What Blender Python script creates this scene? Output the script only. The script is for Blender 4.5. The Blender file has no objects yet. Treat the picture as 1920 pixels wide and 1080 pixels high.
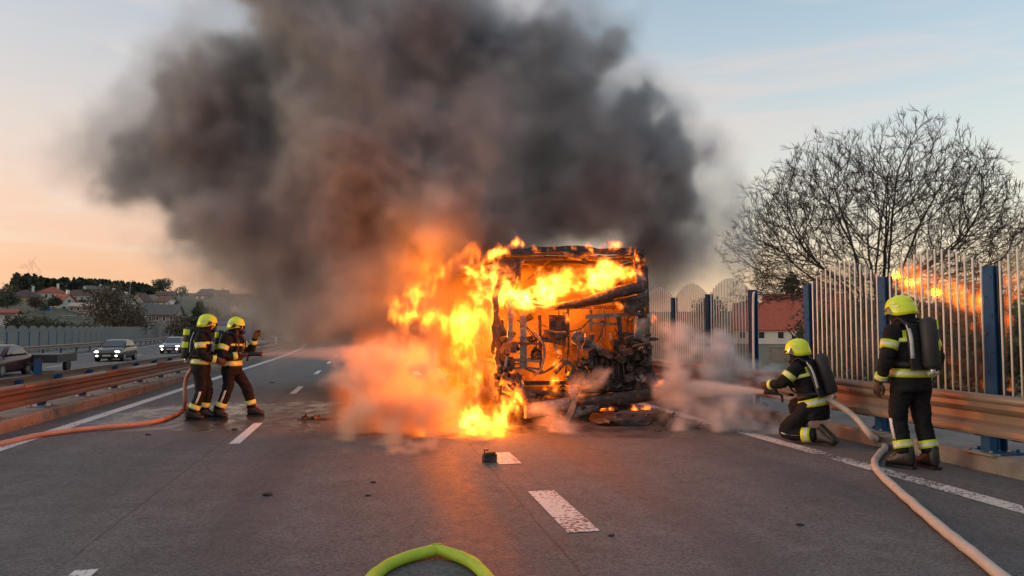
import bpy, bmesh, math, random
import numpy as np
from mathutils import Vector, Matrix, Euler, noise as mnoise

R = math.radians
PI = math.pi
scene = bpy.context.scene
COL = scene.collection
random.seed(7)

# ------------------------------------------------------------------ camera, world, sun, exposure
cam_d = bpy.data.cameras.new('camera')
cam_d.lens = 26.0
cam_d.sensor_width = 36.0
cam_d.clip_start = 0.1
cam_d.clip_end = 6000.0
cam = bpy.data.objects.new('camera', cam_d)
cam.location = (0, 0, 1.65)
cam.rotation_euler = (R(90 + 3.1), 0, R(-10.9))
COL.objects.link(cam)
scene.camera = cam

SUN_EL, SUN_ROT = R(6.0), R(-84)          # low sun over the left of the road
world = bpy.data.worlds.new('World')
scene.world = world
world.use_nodes = True
wn, wl = world.node_tree.nodes, world.node_tree.links
wn.clear()
w_out = wn.new('ShaderNodeOutputWorld')
w_bg = wn.new('ShaderNodeBackground')
w_sky = wn.new('ShaderNodeTexSky')
w_sky.sky_type = 'NISHITA'
w_sky.sun_disc = False
w_sky.sun_elevation = SUN_EL
w_sky.sun_rotation = SUN_ROT
w_sky.dust_density = 2.0
w_sky.ozone_density = 1.5
w_bg.inputs['Strength'].default_value = 0.12
wl.new(w_sky.outputs[0], w_bg.inputs['Color'])
wl.new(w_bg.outputs[0], w_out.inputs['Surface'])
scene.view_settings.view_transform = 'Standard'
scene.view_settings.look = 'None'
scene.view_settings.exposure = 0.22
scene.view_settings.gamma = 1.0
scene.view_settings.use_curve_mapping = False
# --- world: physical dusk sky plus the afterglow it lacks at this hour
def wnode(t, **kw):
    n = wn.new(t)
    for k, v in kw.items():
        setattr(n, k, v)
    return n
def srgb(r, g, b):
    def c(x):
        x /= 255.0
        return x / 12.92 if x <= 0.04045 else ((x + 0.055) / 1.055) ** 2.4
    return (c(r), c(g), c(b), 1.0)
def ramp_set(node, stops, interp='EASE'):
    cr = node.color_ramp
    cr.interpolation = interp
    while len(cr.elements) > 1:
        cr.elements.remove(cr.elements[-1])
    cr.elements[0].position = stops[0][0]
    cr.elements[0].color = stops[0][1]
    for p, c in stops[1:]:
        cr.elements.new(p).color = c
w_tc = wnode('ShaderNodeTexCoord')
w_sep = wnode('ShaderNodeSeparateXYZ')
wl.new(w_tc.outputs['Generated'], w_sep.inputs[0])
w_ra, w_rb = wnode('ShaderNodeValToRGB'), wnode('ShaderNodeValToRGB')
w_el = wnode('ShaderNodeMapRange')
w_el.inputs['From Min'].default_value = -0.1
w_el.inputs['From Max'].default_value = 0.9
wl.new(w_sep.outputs['Z'], w_el.inputs['Value'])
# position = (sin(elevation) + 0.1)
ramp_set(w_ra, [(0.0, srgb(120, 100, 92)), (0.10, srgb(222, 140, 120)), (0.16, srgb(238, 154, 124)), (0.25, srgb(240, 178, 142)),
                (0.34, srgb(226, 196, 174)), (0.44, srgb(202, 195, 191)), (0.54, srgb(180, 182, 190)), (1.0, srgb(176, 188, 204))], 'LINEAR')
ramp_set(w_rb, [(0.0, srgb(120, 104, 96)), (0.10, srgb(226, 176, 150)), (0.17, srgb(236, 196, 164)), (0.25, srgb(234, 216, 192)),
                (0.33, srgb(214, 210, 198)), (0.43, srgb(188, 199, 202)), (0.52, srgb(162, 184, 198)), (1.0, srgb(170, 184, 202))], 'LINEAR')
for r_ in (w_ra, w_rb):
    wl.new(w_el.outputs[0], r_.inputs['Fac'])
w_az = wnode('ShaderNodeMapRange', interpolation_type='SMOOTHSTEP')
w_az.inputs['From Min'].default_value = -0.35
w_az.inputs['From Max'].default_value = 0.65
wl.new(w_sep.outputs['X'], w_az.inputs['Value'])
w_mix = wnode('ShaderNodeMix', data_type='RGBA')
wl.new(w_az.outputs[0], w_mix.inputs['Factor'])
wl.new(w_ra.outputs[0], w_mix.inputs['A'])
wl.new(w_rb.outputs[0], w_mix.inputs['B'])
# thin streaky high cloud
w_map = wnode('ShaderNodeMapping')
w_map.inputs['Scale'].default_value = (1.6, 1.6, 9.0)
w_map.inputs['Rotation'].default_value = (0, R(9), 0)
wl.new(w_tc.outputs['Generated'], w_map.inputs[0])
w_no = wnode('ShaderNodeTexNoise')
w_no.inputs['Scale'].default_value = 1.7
w_no.inputs['Detail'].default_value = 7.0
w_no.inputs['Roughness'].default_value = 0.55
w_no.inputs['Distortion'].default_value = 0.6
wl.new(w_map.outputs[0], w_no.inputs['Vector'])
w_cr = wnode('ShaderNodeMapRange', interpolation_type='SMOOTHSTEP')
w_cr.inputs['From Min'].default_value = 0.46
w_cr.inputs['From Max'].default_value = 0.70
w_cr.inputs['To Max'].default_value = 0.6
wl.new(w_no.outputs['Fac'], w_cr.inputs['Value'])
w_cl = wnode('ShaderNodeMix', data_type='RGBA')
wl.new(w_cr.outputs[0], w_cl.inputs['Factor'])
wl.new(w_mix.outputs['Result'], w_cl.inputs['A'])
w_cl.inputs['B'].default_value = srgb(240, 208, 188)
w_bg2 = wnode('ShaderNodeBackground')
w_bg2.inputs['Strength'].default_value = 0.66
wl.new(w_cl.outputs['Result'], w_bg2.inputs['Color'])
w_add = wnode('ShaderNodeAddShader')
wl.new(w_bg.outputs[0], w_add.inputs[0])
wl.new(w_bg2.outputs[0], w_add.inputs[1])
wl.new(w_add.outputs[0], w_out.inputs['Surface'])

sun_d = bpy.data.lights.new('sun', 'SUN')
sun_d.energy = 0.5
sun_d.angle = R(12)
sun_d.color = (1.0, 0.72, 0.55)
sun = bpy.data.objects.new('sun', sun_d)
sdir = Vector((math.sin(SUN_ROT) * math.cos(SUN_EL), math.cos(SUN_ROT) * math.cos(SUN_EL), math.sin(SUN_EL)))
sun.rotation_euler = sdir.to_track_quat('Z', 'Y').to_euler()
sun.location = (-40, 10, 30)
COL.objects.link(sun)

scene.render.engine = 'CYCLES'
cy = scene.cycles
cy.volume_bounces = 1
cy.volume_max_steps = 256
cy.volume_step_rate = 1.0
cy.max_bounces = 6
cy.diffuse_bounces = 2
cy.glossy_bounces = 3
cy.transparent_max_bounces = 24
cy.sample_clamp_indirect = 4.0
cy.caustics_reflective = False
cy.caustics_refractive = False
cy.use_denoising = True
try:
    cy.denoiser = 'OPENIMAGEDENOISE'
    cy.denoising_input_passes = 'RGB_ALBEDO_NORMAL'
except Exception:
    pass
# ------------------------------------------------------------------ volumes: a density array laid into a voxel grid by a geometry-node tree
def vnoise(shape, cell, seed, octaves=4, rough=0.5, aniso=(1, 1, 1)):
    """fractal value noise on a grid; cell = size of the largest lump in voxels; result about -1..1"""
    rng = np.random.default_rng(seed)
    out = np.zeros(shape, np.float32)
    amp, tot = 1.0, 0.0
    for o in range(octaves):
        c = [max(1.0, cell * a / 2 ** o) for a in aniso]
        n = [int(s / q) + 4 for s, q in zip(shape, c)]
        lat = rng.uniform(-1, 1, n).astype(np.float32)
        for ax in range(3):
            x = np.arange(shape[ax], dtype=np.float32) / c[ax] + rng.uniform(0, 1)
            i = x.astype(int)
            t = x - i
            t = t * t * t * (t * (t * 6 - 15) + 10)
            sh = [1, 1, 1]
            sh[ax] = -1
            t = t.reshape(sh)
            lat = np.take(lat, i, axis=ax) * (1 - t) + np.take(lat, i + 1, axis=ax) * t
        out += lat * amp
        tot += amp * amp
        amp *= rough
    return out / (tot ** 0.5) * 1.6

def grid_xyz(lo, hi, res):
    return np.meshgrid(*[np.linspace(lo[k], hi[k], res[k], dtype=np.float32) for k in range(3)], indexing='ij')

def sstep(a, b, x):
    t = np.clip((x - a) / (b - a), 0, 1)
    return t * t * (3 - 2 * t)

def volume_object(name, dens, lo, hi, mat):
    res = dens.shape
    n = dens.size
    me = bpy.data.meshes.new(name)
    me.vertices.add(n)
    at = me.attributes.new('amount', 'FLOAT', 'POINT')
    at.data.foreach_set('value', np.ascontiguousarray(dens, np.float32).ravel())
    ob = bpy.data.objects.new(name, me)
    COL.objects.link(ob)
    me.materials.append(mat)
    ng = bpy.data.node_groups.new(name + '_grid', 'GeometryNodeTree')
    ng.interface.new_socket('Geometry', in_out='INPUT', socket_type='NodeSocketGeometry')
    ng.interface.new_socket('Geometry', in_out='OUTPUT', socket_type='NodeSocketGeometry')
    N, L = ng.nodes, ng.links
    gi, go = N.new('NodeGroupInput'), N.new('NodeGroupOutput')
    vc = N.new('GeometryNodeVolumeCube')
    vc.inputs['Min'].default_value = lo
    vc.inputs['Max'].default_value = hi
    for k in range(3):
        vc.inputs['Resolution ' + 'XYZ'[k]].default_value = res[k]
    pos = N.new('GeometryNodeInputPosition')
    sep = N.new('ShaderNodeSeparateXYZ')
    L.new(pos.outputs[0], sep.inputs[0])
    def m(op, a, b):
        x = N.new('ShaderNodeMath')
        x.operation = op
        for s, v in ((0, a), (1, b)):
            if isinstance(v, (int, float)):
                x.inputs[s].default_value = v
            else:
                L.new(v, x.inputs[s])
        return x.outputs[0]
    idx = None
    for k in range(3):
        s = (res[k] - 1) / (hi[k] - lo[k])
        i = m('ROUND', m('MULTIPLY', m('SUBTRACT', sep.outputs[k], lo[k]), s), 0.0)
        i = m('MINIMUM', m('MAXIMUM', i, 0.0), float(res[k] - 1))
        idx = i if idx is None else m('ADD', m('MULTIPLY', idx, float(res[k])), i)
    ti = N.new('FunctionNodeFloatToInt')
    L.new(idx, ti.inputs[0])
    si = N.new('GeometryNodeSampleIndex')
    si.data_type = 'FLOAT'
    si.domain = 'POINT'
    na = N.new('GeometryNodeInputNamedAttribute')
    na.data_type = 'FLOAT'
    na.inputs['Name'].default_value = 'amount'
    L.new(gi.outputs[0], si.inputs['Geometry'])
    L.new(na.outputs[0], si.inputs['Value'])
    L.new(ti.outputs[0], si.inputs['Index'])
    L.new(si.outputs[0], vc.inputs['Density'])
    sm = N.new('GeometryNodeSetMaterial')
    sm.inputs['Material'].default_value = mat
    L.new(vc.outputs[0], sm.inputs[0])
    L.new(sm.outputs[0], go.inputs[0])
    md = ob.modifiers.new('grid', 'NODES')
    md.node_group = ng
    return ob

def scatter_material(name, color, density, aniso=0.2, absorb=None):
    m = bpy.data.materials.new(name)
    m.use_nodes = True
    N, L = m.node_tree.nodes, m.node_tree.links
    N.clear()
    out = N.new('ShaderNodeOutputMaterial')
    pv = N.new('ShaderNodeVolumePrincipled')
    pv.inputs['Color'].default_value = (*color, 1)
    pv.inputs['Density'].default_value = density
    pv.inputs['Anisotropy'].default_value = aniso
    L.new(pv.outputs[0], out.inputs['Volume'])
    return m

def fire_material(name, gain, color=(1.0, 0.19, 0.016), power=1.0, dens=0.0):
    """glowing gas, or firelight painted into haze: emission follows the grid, so thin gas is orange and thick gas burns out to yellow and white"""
    m = bpy.data.materials.new(name)
    m.use_nodes = True
    N, L = m.node_tree.nodes, m.node_tree.links
    N.clear()
    out = N.new('ShaderNodeOutputMaterial')
    at = N.new('ShaderNodeAttribute')
    at.attribute_name = 'density'
    mu = N.new('ShaderNodeMath')
    mu.operation = 'MULTIPLY'
    mu.inputs[1].default_value = gain
    L.new(at.outputs['Fac'], mu.inputs[0])
    em = N.new('ShaderNodeEmission')
    em.inputs['Color'].default_value = (*color, 1)
    L.new(mu.outputs[0], em.inputs['Strength'])
    L.new(em.outputs[0], out.inputs['Volume'])
    return m

def fire_lamp(name, loc, power, radius, color=(1.0, 0.19, 0.005)):
    d = bpy.data.lights.new(name, 'POINT')
    d.energy = power
    d.shadow_soft_size = radius
    d.color = color
    o = bpy.data.objects.new(name, d)
    o.location = loc
    COL.objects.link(o)
    return o
# ------------------------------------------------------------------ helpers
def at(u, v, Y):
    """a point of the place on the plane Y metres down the road, found from the survey picture"""
    f = 26 / 36 * 1920
    xc, yc = (u - 960) / f, -(v - 540) / f
    p, w = R(3.1), R(10.9)
    fy, fz = math.cos(p) - yc * math.sin(p), math.sin(p) + yc * math.cos(p)
    x, y = xc * math.cos(w) + fy * math.sin(w), -xc * math.sin(w) + fy * math.cos(w)
    return Vector((x * Y / y, Y, 1.65 + fz * Y / y))
def gr(u, v, z=0.0):
    f = 26 / 36 * 1920
    xc, yc = (u - 960) / f, -(v - 540) / f
    p, w = R(3.1), R(10.9)
    fy, fz = math.cos(p) - yc * math.sin(p), math.sin(p) + yc * math.cos(p)
    x, y = xc * math.cos(w) + fy * math.sin(w), -xc * math.sin(w) + fy * math.cos(w)
    t = (z - 1.65) / fz
    return Vector((x * t, y * t, z))
def bend(y):
    """the motorway swings to the left in the distance"""
    return -max(0.0, y - 40.0) ** 2 / 1000.0

def link(o, parent=None):
    COL.objects.link(o)
    if parent is not None:
        o.parent = parent
    return o
def tag(o, label=None, cat=None, group=None, kind=None):
    if label: o['label'] = label
    if cat: o['category'] = cat
    if group: o['group'] = group
    if kind: o['kind'] = kind
    return o
def thing(name, loc, label, cat, rz=0.0, group=None):
    o = bpy.data.objects.new(name, None)
    o.empty_display_size = 0.2
    o.location = loc
    o.rotation_euler = (0, 0, rz)
    link(o)
    return tag(o, label, cat, group)
def copy_tree(o, parent=None):
    c = o.copy()
    COL.objects.link(c)
    c.parent = parent
    for ch in list(o.children):
        copy_tree(ch, c)
    return c

def catmull(pts, n):
    pts = [Vector(p) for p in pts]
    out = []
    m = len(pts)
    for i in range(m - 1):
        p0, p1, p2, p3 = pts[max(0, i - 1)], pts[i], pts[i + 1], pts[min(m - 1, i + 2)]
        for k in range(n):
            t = k / n
            out.append(0.5 * ((2 * p1) + (p2 - p0) * t + (2 * p0 - 5 * p1 + 4 * p2 - p3) * t * t + (3 * p1 - p0 - 3 * p2 + p3) * t ** 3))
    out.append(pts[-1].copy())
    return out

class MB:
    """collects shapes and links them as ONE mesh object"""
    def __init__(s):
        s.v, s.f, s.m, s.sm = [], [], [], []
    def add(s, vs, fs, mi=0, smooth=False):
        b = len(s.v)
        s.v += [tuple(p) for p in vs]
        for f in fs:
            s.f.append(tuple(b + i for i in f))
            s.m.append(mi)
            s.sm.append(smooth)
    def box(s, c, d, rot=None, mi=0, sub=1):
        hx, hy, hz = d[0] / 2, d[1] / 2, d[2] / 2
        M = Euler(rot).to_matrix() if rot is not None and not isinstance(rot, Matrix) else rot
        vs = [Vector((x, y, z)) for x in (-hx, hx) for y in (-hy, hy) for z in (-hz, hz)]
        if M is not None:
            vs = [M @ p for p in vs]
        c = Vector(c)
        s.add([p + c for p in vs], [(0, 1, 3, 2), (4, 6, 7, 5), (0, 4, 5, 1), (2, 3, 7, 6), (0, 2, 6, 4), (1, 5, 7, 3)], mi)
    def bar(s, a, b, w, h=None, mi=0, up=(0, 0, 1), seg=1):
        """a square bar from a to b, cut into seg lengths"""
        a, b = Vector(a), Vector(b)
        d = (b - a).normalized()
        up = Vector(up)
        if abs(d.dot(up)) > 0.95:
            up = Vector((0, 1, 0))
        x = d.cross(up).normalized()
        y = x.cross(d)
        h = h or w
        vs, fs = [], []
        for k in range(seg + 1):
            p = a.lerp(b, k / seg)
            vs += [p + x * (w / 2 * i) + y * (h / 2 * j) for i, j in ((-1, -1), (1, -1), (1, 1), (-1, 1))]
        for k in range(seg):
            q = 4 * k
            fs += [(q + i, q + (i + 1) % 4, q + 4 + (i + 1) % 4, q + 4 + i) for i in range(4)]
        e = 4 * seg
        fs += [(3, 2, 1, 0), (e, e + 1, e + 2, e + 3)]
        s.add(vs, fs, mi)
    def tube(s, pts, r, seg=8, mi=0, caps=True, smooth=True):
        pts = [Vector(p) for p in pts]
        n = len(pts)
        rr = r if isinstance(r, (list, tuple)) else [r] * n
        vs, fs = [], []
        ref = None
        for i, p in enumerate(pts):
            d = (pts[min(n - 1, i + 1)] - pts[max(0, i - 1)])
            d = d.normalized() if d.length > 1e-9 else Vector((0, 0, 1))
            if ref is None:
                ref = d.orthogonal().normalized()
            ref = (ref - d * ref.dot(d))
            ref = ref.normalized() if ref.length > 1e-6 else d.orthogonal().normalized()
            bi = d.cross(ref)
            vs += [p + (ref * math.cos(2 * PI * k / seg) + bi * math.sin(2 * PI * k / seg)) * rr[i] for k in range(seg)]
        for i in range(n - 1):
            q = i * seg
            fs += [(q + k, q + (k + 1) % seg, q + seg + (k + 1) % seg, q + seg + k) for k in range(seg)]
        s.add(vs, fs, mi, smooth)
        if caps:
            b = len(s.v) - n * seg
            s.f += [tuple(b + k for k in reversed(range(seg))), tuple(b + (n - 1) * seg + k for k in range(seg))]
            s.m += [mi, mi]
            s.sm += [False, False]
    def rings(s, rings, mi=0, closed=True, caps=True, smooth=True):
        n = len(rings[0])
        vs = [p for r in rings for p in r]
        fs = []
        for i in range(len(rings) - 1):
            for k in range(n if closed else n - 1):
                fs.append((i * n + k, i * n + (k + 1) % n, (i + 1) * n + (k + 1) % n, (i + 1) * n + k))
        if callable(mi):
            b = len(s.v)
            s.v += [tuple(p) for p in vs]
            per = n if closed else n - 1
            for j, f in enumerate(fs):
                s.f.append(tuple(b + i for i in f)); s.m.append(mi(j // per, j % per)); s.sm.append(smooth)
            mm = mi(0, 0)
        else:
            s.add(vs, fs, mi, smooth)
            mm = mi
        if caps:
            b = len(s.v) - len(vs)
            s.f += [tuple(b + k for k in reversed(range(n))), tuple(b + (len(rings) - 1) * n + k for k in range(n))]
            s.m += [mm, mm]
            s.sm += [False, False]
    def prism(s, poly, a, b, axis=1, mi=0):
        """poly in the two other axes, extruded from a to b along axis"""
        def P(q, t):
            return (t, q[0], q[1]) if axis == 0 else (q[0], t, q[1]) if axis == 1 else (q[0], q[1], t)
        n = len(poly)
        vs = [P(q, a) for q in poly] + [P(q, b) for q in poly]
        s.add(vs, [tuple(range(n)), tuple(reversed(range(n, 2 * n)))] + [(i, n + i, n + (i + 1) % n, (i + 1) % n) for i in range(n)], mi)
    def lump(s, c, r, seed, amp=0.35, scale=2.0, mi=0, lv=2, smooth=True):
        """an uneven rock-like mass"""
        bm = bmesh.new()
        bmesh.ops.create_icosphere(bm, subdivisions=lv, radius=1.0)
        c = Vector(c)
        rr = Vector(r) if isinstance(r, (tuple, list, Vector)) else Vector((r, r, r))
        for v in bm.verts:
            k = 1 + amp * mnoise.noise(v.co * scale + Vector((seed * 7.1, seed * 3.3, seed)))
            v.co = Vector((v.co.x * rr.x, v.co.y * rr.y, v.co.z * rr.z)) * k + c
        bm.verts.index_update()
        s.add([v.co.copy() for v in bm.verts], [tuple(v.index for v in f.verts) for f in bm.faces], mi, smooth)
        bm.free()
    def jitter(s, amp, scale, seed=0):
        o = Vector((seed * 13.7, seed * 5.1, seed * 9.3))
        s.v = [tuple(Vector(p) + mnoise.noise_vector(Vector(p) * scale + o) * amp) for p in s.v]
    def mesh(s, name):
        me = bpy.data.meshes.new(name)
        me.from_pydata(s.v, [], s.f)
        me.polygons.foreach_set('material_index', s.m)
        me.polygons.foreach_set('use_smooth', s.sm)
        me.update()
        return me
    def build(s, name, mat, parent=None, fix=True):
        me = s.mesh(name)
        for m in (mat if isinstance(mat, (list, tuple)) else [mat]):
            me.materials.append(m)
        if fix:
            bm = bmesh.new()
            bm.from_mesh(me)
            bmesh.ops.recalc_face_normals(bm, faces=bm.faces)
            bm.to_mesh(me)
            bm.free()
        return link(bpy.data.objects.new(name, me), parent)

# ------------------------------------------------------------------ materials
MATS = {}
def mat(name, col, rough=0.6, metal=0.0, var=0.0, scale=6.0, bump=0.0, bscale=30.0, col2=None, emit=None, estr=0.0, spec=0.5, stretch=(1, 1, 1), wear=None):
    """one principled material with its own grain: colour varies by noise between col and col2, fine relief by bump"""
    if name in MATS:
        return MATS[name]
    m = bpy.data.materials.new(name)
    m.use_nodes = True
    N, L = m.node_tree.nodes, m.node_tree.links
    b = N['Principled BSDF']
    b.inputs['Base Color'].default_value = (*col, 1)
    b.inputs['Roughness'].default_value = rough
    b.inputs['Metallic'].default_value = metal
    b.inputs['Specular IOR Level'].default_value = spec
    if emit:
        b.inputs['Emission Color'].default_value = (*emit, 1)
        b.inputs['Emission Strength'].default_value = estr
    tc = N.new('ShaderNodeTexCoord')
    mp = N.new('ShaderNodeMapping')
    mp.inputs['Scale'].default_value = stretch
    L.new(tc.outputs['Object'], mp.inputs[0])
    if var or col2:
        n = N.new('ShaderNodeTexNoise')
        n.inputs['Scale'].default_value = scale
        n.inputs['Detail'].default_value = 6
        n.inputs['Roughness'].default_value = 0.62
        L.new(mp.outputs[0], n.inputs['Vector'])
        mr = N.new('ShaderNodeMapRange')
        mr.inputs['From Min'].default_value = 0.34
        mr.inputs['From Max'].default_value = 0.66
        L.new(n.outputs['Fac'], mr.inputs['Value'])
        mx = N.new('ShaderNodeMix')
        mx.data_type = 'RGBA'
        c2 = col2 or tuple(max(0, c * (1 - var)) for c in col)
        mx.inputs['A'].default_value = (*col, 1)
        mx.inputs['B'].default_value = (*c2, 1)
        L.new(mr.outputs[0], mx.inputs['Factor'])
        res = mx.outputs['Result']
        if wear:
            n2 = N.new('ShaderNodeTexNoise')
            n2.inputs['Scale'].default_value = scale * 3.1
            n2.inputs['Detail'].default_value = 5
            L.new(mp.outputs[0], n2.inputs['Vector'])
            r2 = N.new('ShaderNodeMapRange')
            r2.inputs['From Min'].default_value = 0.56
            r2.inputs['From Max'].default_value = 0.66
            L.new(n2.outputs['Fac'], r2.inputs['Value'])
            m2 = N.new('ShaderNodeMix')
            m2.data_type = 'RGBA'
            L.new(r2.outputs[0], m2.inputs['Factor'])
            L.new(res, m2.inputs['A'])
            m2.inputs['B'].default_value = (*wear, 1)
            res = m2.outputs['Result']
        L.new(res, b.inputs['Base Color'])
        ra = N.new('ShaderNodeMapRange')
        ra.inputs['To Min'].default_value = max(0.03, rough - 0.1)
        ra.inputs['To Max'].default_value = min(1, rough + 0.12)
        L.new(n.outputs['Fac'], ra.inputs['Value'])
        L.new(ra.outputs[0], b.inputs['Roughness'])
    if bump:
        nb = N.new('ShaderNodeTexNoise')
        nb.inputs['Scale'].default_value = bscale
        nb.inputs['Detail'].default_value = 5
        L.new(mp.outputs[0], nb.inputs['Vector'])
        bp = N.new('ShaderNodeBump')
        bp.inputs['Strength'].default_value = bump
        bp.inputs['Distance'].default_value = 0.02
        L.new(nb.outputs['Fac'], bp.inputs['Height'])
        L.new(bp.outputs[0], b.inputs['Normal'])
    MATS[name] = m
    return m

def asphalt_material():
    m = bpy.data.materials.new('asphalt')
    m.use_nodes = True
    N, L = m.node_tree.nodes, m.node_tree.links
    b = N['Principled BSDF']
    tc = N.new('ShaderNodeTexCoord')
    def noise(scale, detail=4, rough=0.6, stretch=None):
        n = N.new('ShaderNodeTexNoise')
        n.inputs['Scale'].default_value = scale
        n.inputs['Detail'].default_value = detail
        n.inputs['Roughness'].default_value = rough
        if stretch:
            mp = N.new('ShaderNodeMapping')
            mp.inputs['Scale'].default_value = stretch
            L.new(tc.outputs['Object'], mp.inputs[0])
            L.new(mp.outputs[0], n.inputs['Vector'])
        else:
            L.new(tc.outputs['Object'], n.inputs['Vector'])
        return n.outputs['Fac']
    def rng(v, a, b_, c=0.0, d=1.0, smooth=False):
        r = N.new('ShaderNodeMapRange')
        if smooth:
            r.interpolation_type = 'SMOOTHSTEP'
        r.inputs['From Min'].default_value = a
        r.inputs['From Max'].default_value = b_
        r.inputs['To Min'].default_value = c
        r.inputs['To Max'].default_value = d
        L.new(v, r.inputs['Value'])
        return r.outputs[0]
    def math_(op, a, b_):
        x = N.new('ShaderNodeMath')
        x.operation = op
        for i, v in ((0, a), (1, b_)):
            if isinstance(v, (int, float)):
                x.inputs[i].default_value = v
            else:
                L.new(v, x.inputs[i])
        return x.outputs[0]
    def mixc(f, a, b_):
        x = N.new('ShaderNodeMix')
        x.data_type = 'RGBA'
        L.new(f, x.inputs['Factor'])
        for s, v in (('A', a), ('B', b_)):
            if isinstance(v, tuple):
                x.inputs[s].default_value = (*v, 1)
            else:
                L.new(v, x.inputs[s])
        return x.outputs['Result']
    sep = N.new('ShaderNodeSeparateXYZ')
    L.new(tc.outputs['Object'], sep.inputs[0])
    vo = N.new('ShaderNodeTexVoronoi')
    vo.inputs['Scale'].default_value = 62.0
    L.new(tc.outputs['Object'], vo.inputs['Vector'])
    vc = N.new('ShaderNodeSeparateColor')
    L.new(vo.outputs['Color'], vc.inputs[0])
    grain = rng(vc.outputs[0], 0.0, 1.0, 0.58, 1.45)
    patch = rng(noise(0.55, 5, 0.6), 0.3, 0.7, 0.84, 1.14)
    streak = rng(noise(1.1, 5, 0.65, (1.6, 0.10, 1.0)), 0.3, 0.7, 0.86, 1.12)
    base = mixc(rng(noise(2.3, 6, 0.7), 0.35, 0.65), (0.114, 0.106, 0.099), (0.090, 0.084, 0.079))
    k = math_('MULTIPLY', math_('MULTIPLY', grain, patch), streak)
    vm = N.new('ShaderNodeVectorMath')
    vm.operation = 'SCALE'
    L.new(base, vm.inputs[0])
    L.new(k, vm.inputs['Scale'])
    # wheel paths are darker and worn smoother
    def track(x0, w):
        d = math_('ABSOLUTE', math_('SUBTRACT', math_('ADD', sep.outputs['X'], math_('MULTIPLY', math_('SUBTRACT', noise(0.25, 2), 0.5), 0.25)), x0), 0.0)
        return rng(d, w * 0.25, w, 1.0, 0.0, True)
    tr = None
    for x0, w in ((2.75, 0.42), (4.75, 0.45), (-1.05, 0.42), (0.85, 0.42), (-4.3, 0.35), (-2.6, 0.35)):
        t = track(x0, w)
        tr = t if tr is None else math_('MAXIMUM', tr, t)
    # hose water lying on the road round the crew and under the bus
    wob = math_('MULTIPLY', math_('SUBTRACT', noise(0.9, 5, 0.6), 0.5), 2.4)
    def pool(cx, cy_, rx, ry):
        dx = math_('DIVIDE', math_('SUBTRACT', sep.outputs['X'], cx), rx)
        dy = math_('DIVIDE', math_('SUBTRACT', sep.outputs['Y'], cy_), ry)
        r2 = math_('ADD', math_('MULTIPLY', dx, dx), math_('MULTIPLY', dy, dy))
        return rng(math_('ADD', r2, wob), 0.75, 1.15, 1.0, 0.0, True)
    wet = math_('MAXIMUM', math_('MAXIMUM', pool(-2.4, 14.9, 3.0, 2.6), pool(1.3, 13.6, 3.0, 2.4)), pool(5.0, 11.7, 1.9, 1.3))
    wet = math_('MULTIPLY', wet, rng(noise(3.5, 4, 0.6, (1, 0.6, 1)), 0.36, 0.56, 0.45, 1.0))
    drk = math_('MULTIPLY', math_('SUBTRACT', 1.0, math_('MULTIPLY', tr, 0.26)), math_('SUBTRACT', 1.0, math_('MULTIPLY', wet, 0.42)))
    # tar seams and hairline cracks
    def seam(x0, w):
        d = math_('ABSOLUTE', math_('SUBTRACT', math_('ADD', sep.outputs['X'], math_('MULTIPLY', math_('SUBTRACT', noise(1.4, 5, 0.7), 0.5), 0.10)), x0), 0.0)
        return rng(d, w * 0.5, w, 1.0, 0.0)
    vcr = N.new('ShaderNodeTexVoronoi')
    vcr.feature = 'DISTANCE_TO_EDGE'
    vcr.inputs['Scale'].default_value = 0.42
    wv = N.new('ShaderNodeVectorMath')
    wv.operation = 'ADD'
    nz = N.new('ShaderNodeTexNoise')
    nz.inputs['Scale'].default_value = 1.6
    nz.inputs['Detail'].default_value = 5
    L.new(tc.outputs['Object'], nz.inputs['Vector'])
    L.new(tc.outputs['Object'], wv.inputs[0])
    L.new(nz.outputs['Color'], wv.inputs[1])
    L.new(wv.outputs[0], vcr.inputs['Vector'])
    crack = math_('MULTIPLY', rng(vcr.outputs['Distance'], 0.002, 0.006, 1.0, 0.0), rng(noise(0.35, 2), 0.52, 0.60))
    seams = math_('MAXIMUM', math_('MAXIMUM', seam(-2.08, 0.018), seam(1.42, 0.016)), math_('MULTIPLY', crack, 0.7))
    drk = math_('MULTIPLY', drk, math_('SUBTRACT', 1.0, math_('MULTIPLY', seams, 0.35)))
    # scattered oil and rubber stains
    st = rng(noise(1.9, 3, 0.5), 0.66, 0.74, 1.0, 0.72)
    vm2 = N.new('ShaderNodeVectorMath')
    vm2.operation = 'SCALE'
    L.new(vm.outputs[0], vm2.inputs[0])
    L.new(math_('MULTIPLY', drk, st), vm2.inputs['Scale'])
    L.new(vm2.outputs[0], b.inputs['Base Color'])
    ro = math_('SUBTRACT', rng(noise(7.0, 4), 0.3, 0.7, 0.74, 0.88), math_('MULTIPLY', tr, 0.12))
    ro = math_('SUBTRACT', ro, math_('MULTIPLY', wet, 0.46))
    L.new(ro, b.inputs['Roughness'])
    bp = N.new('ShaderNodeBump')
    bp.inputs['Distance'].default_value = 0.006
    L.new(math_('SUBTRACT', 0.55, math_('MULTIPLY', wet, 0.42)), bp.inputs['Strength'])
    L.new(vo.outputs['Distance'], bp.inputs['Height'])
    L.new(bp.outputs[0], b.inputs['Normal'])
    return m

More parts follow.
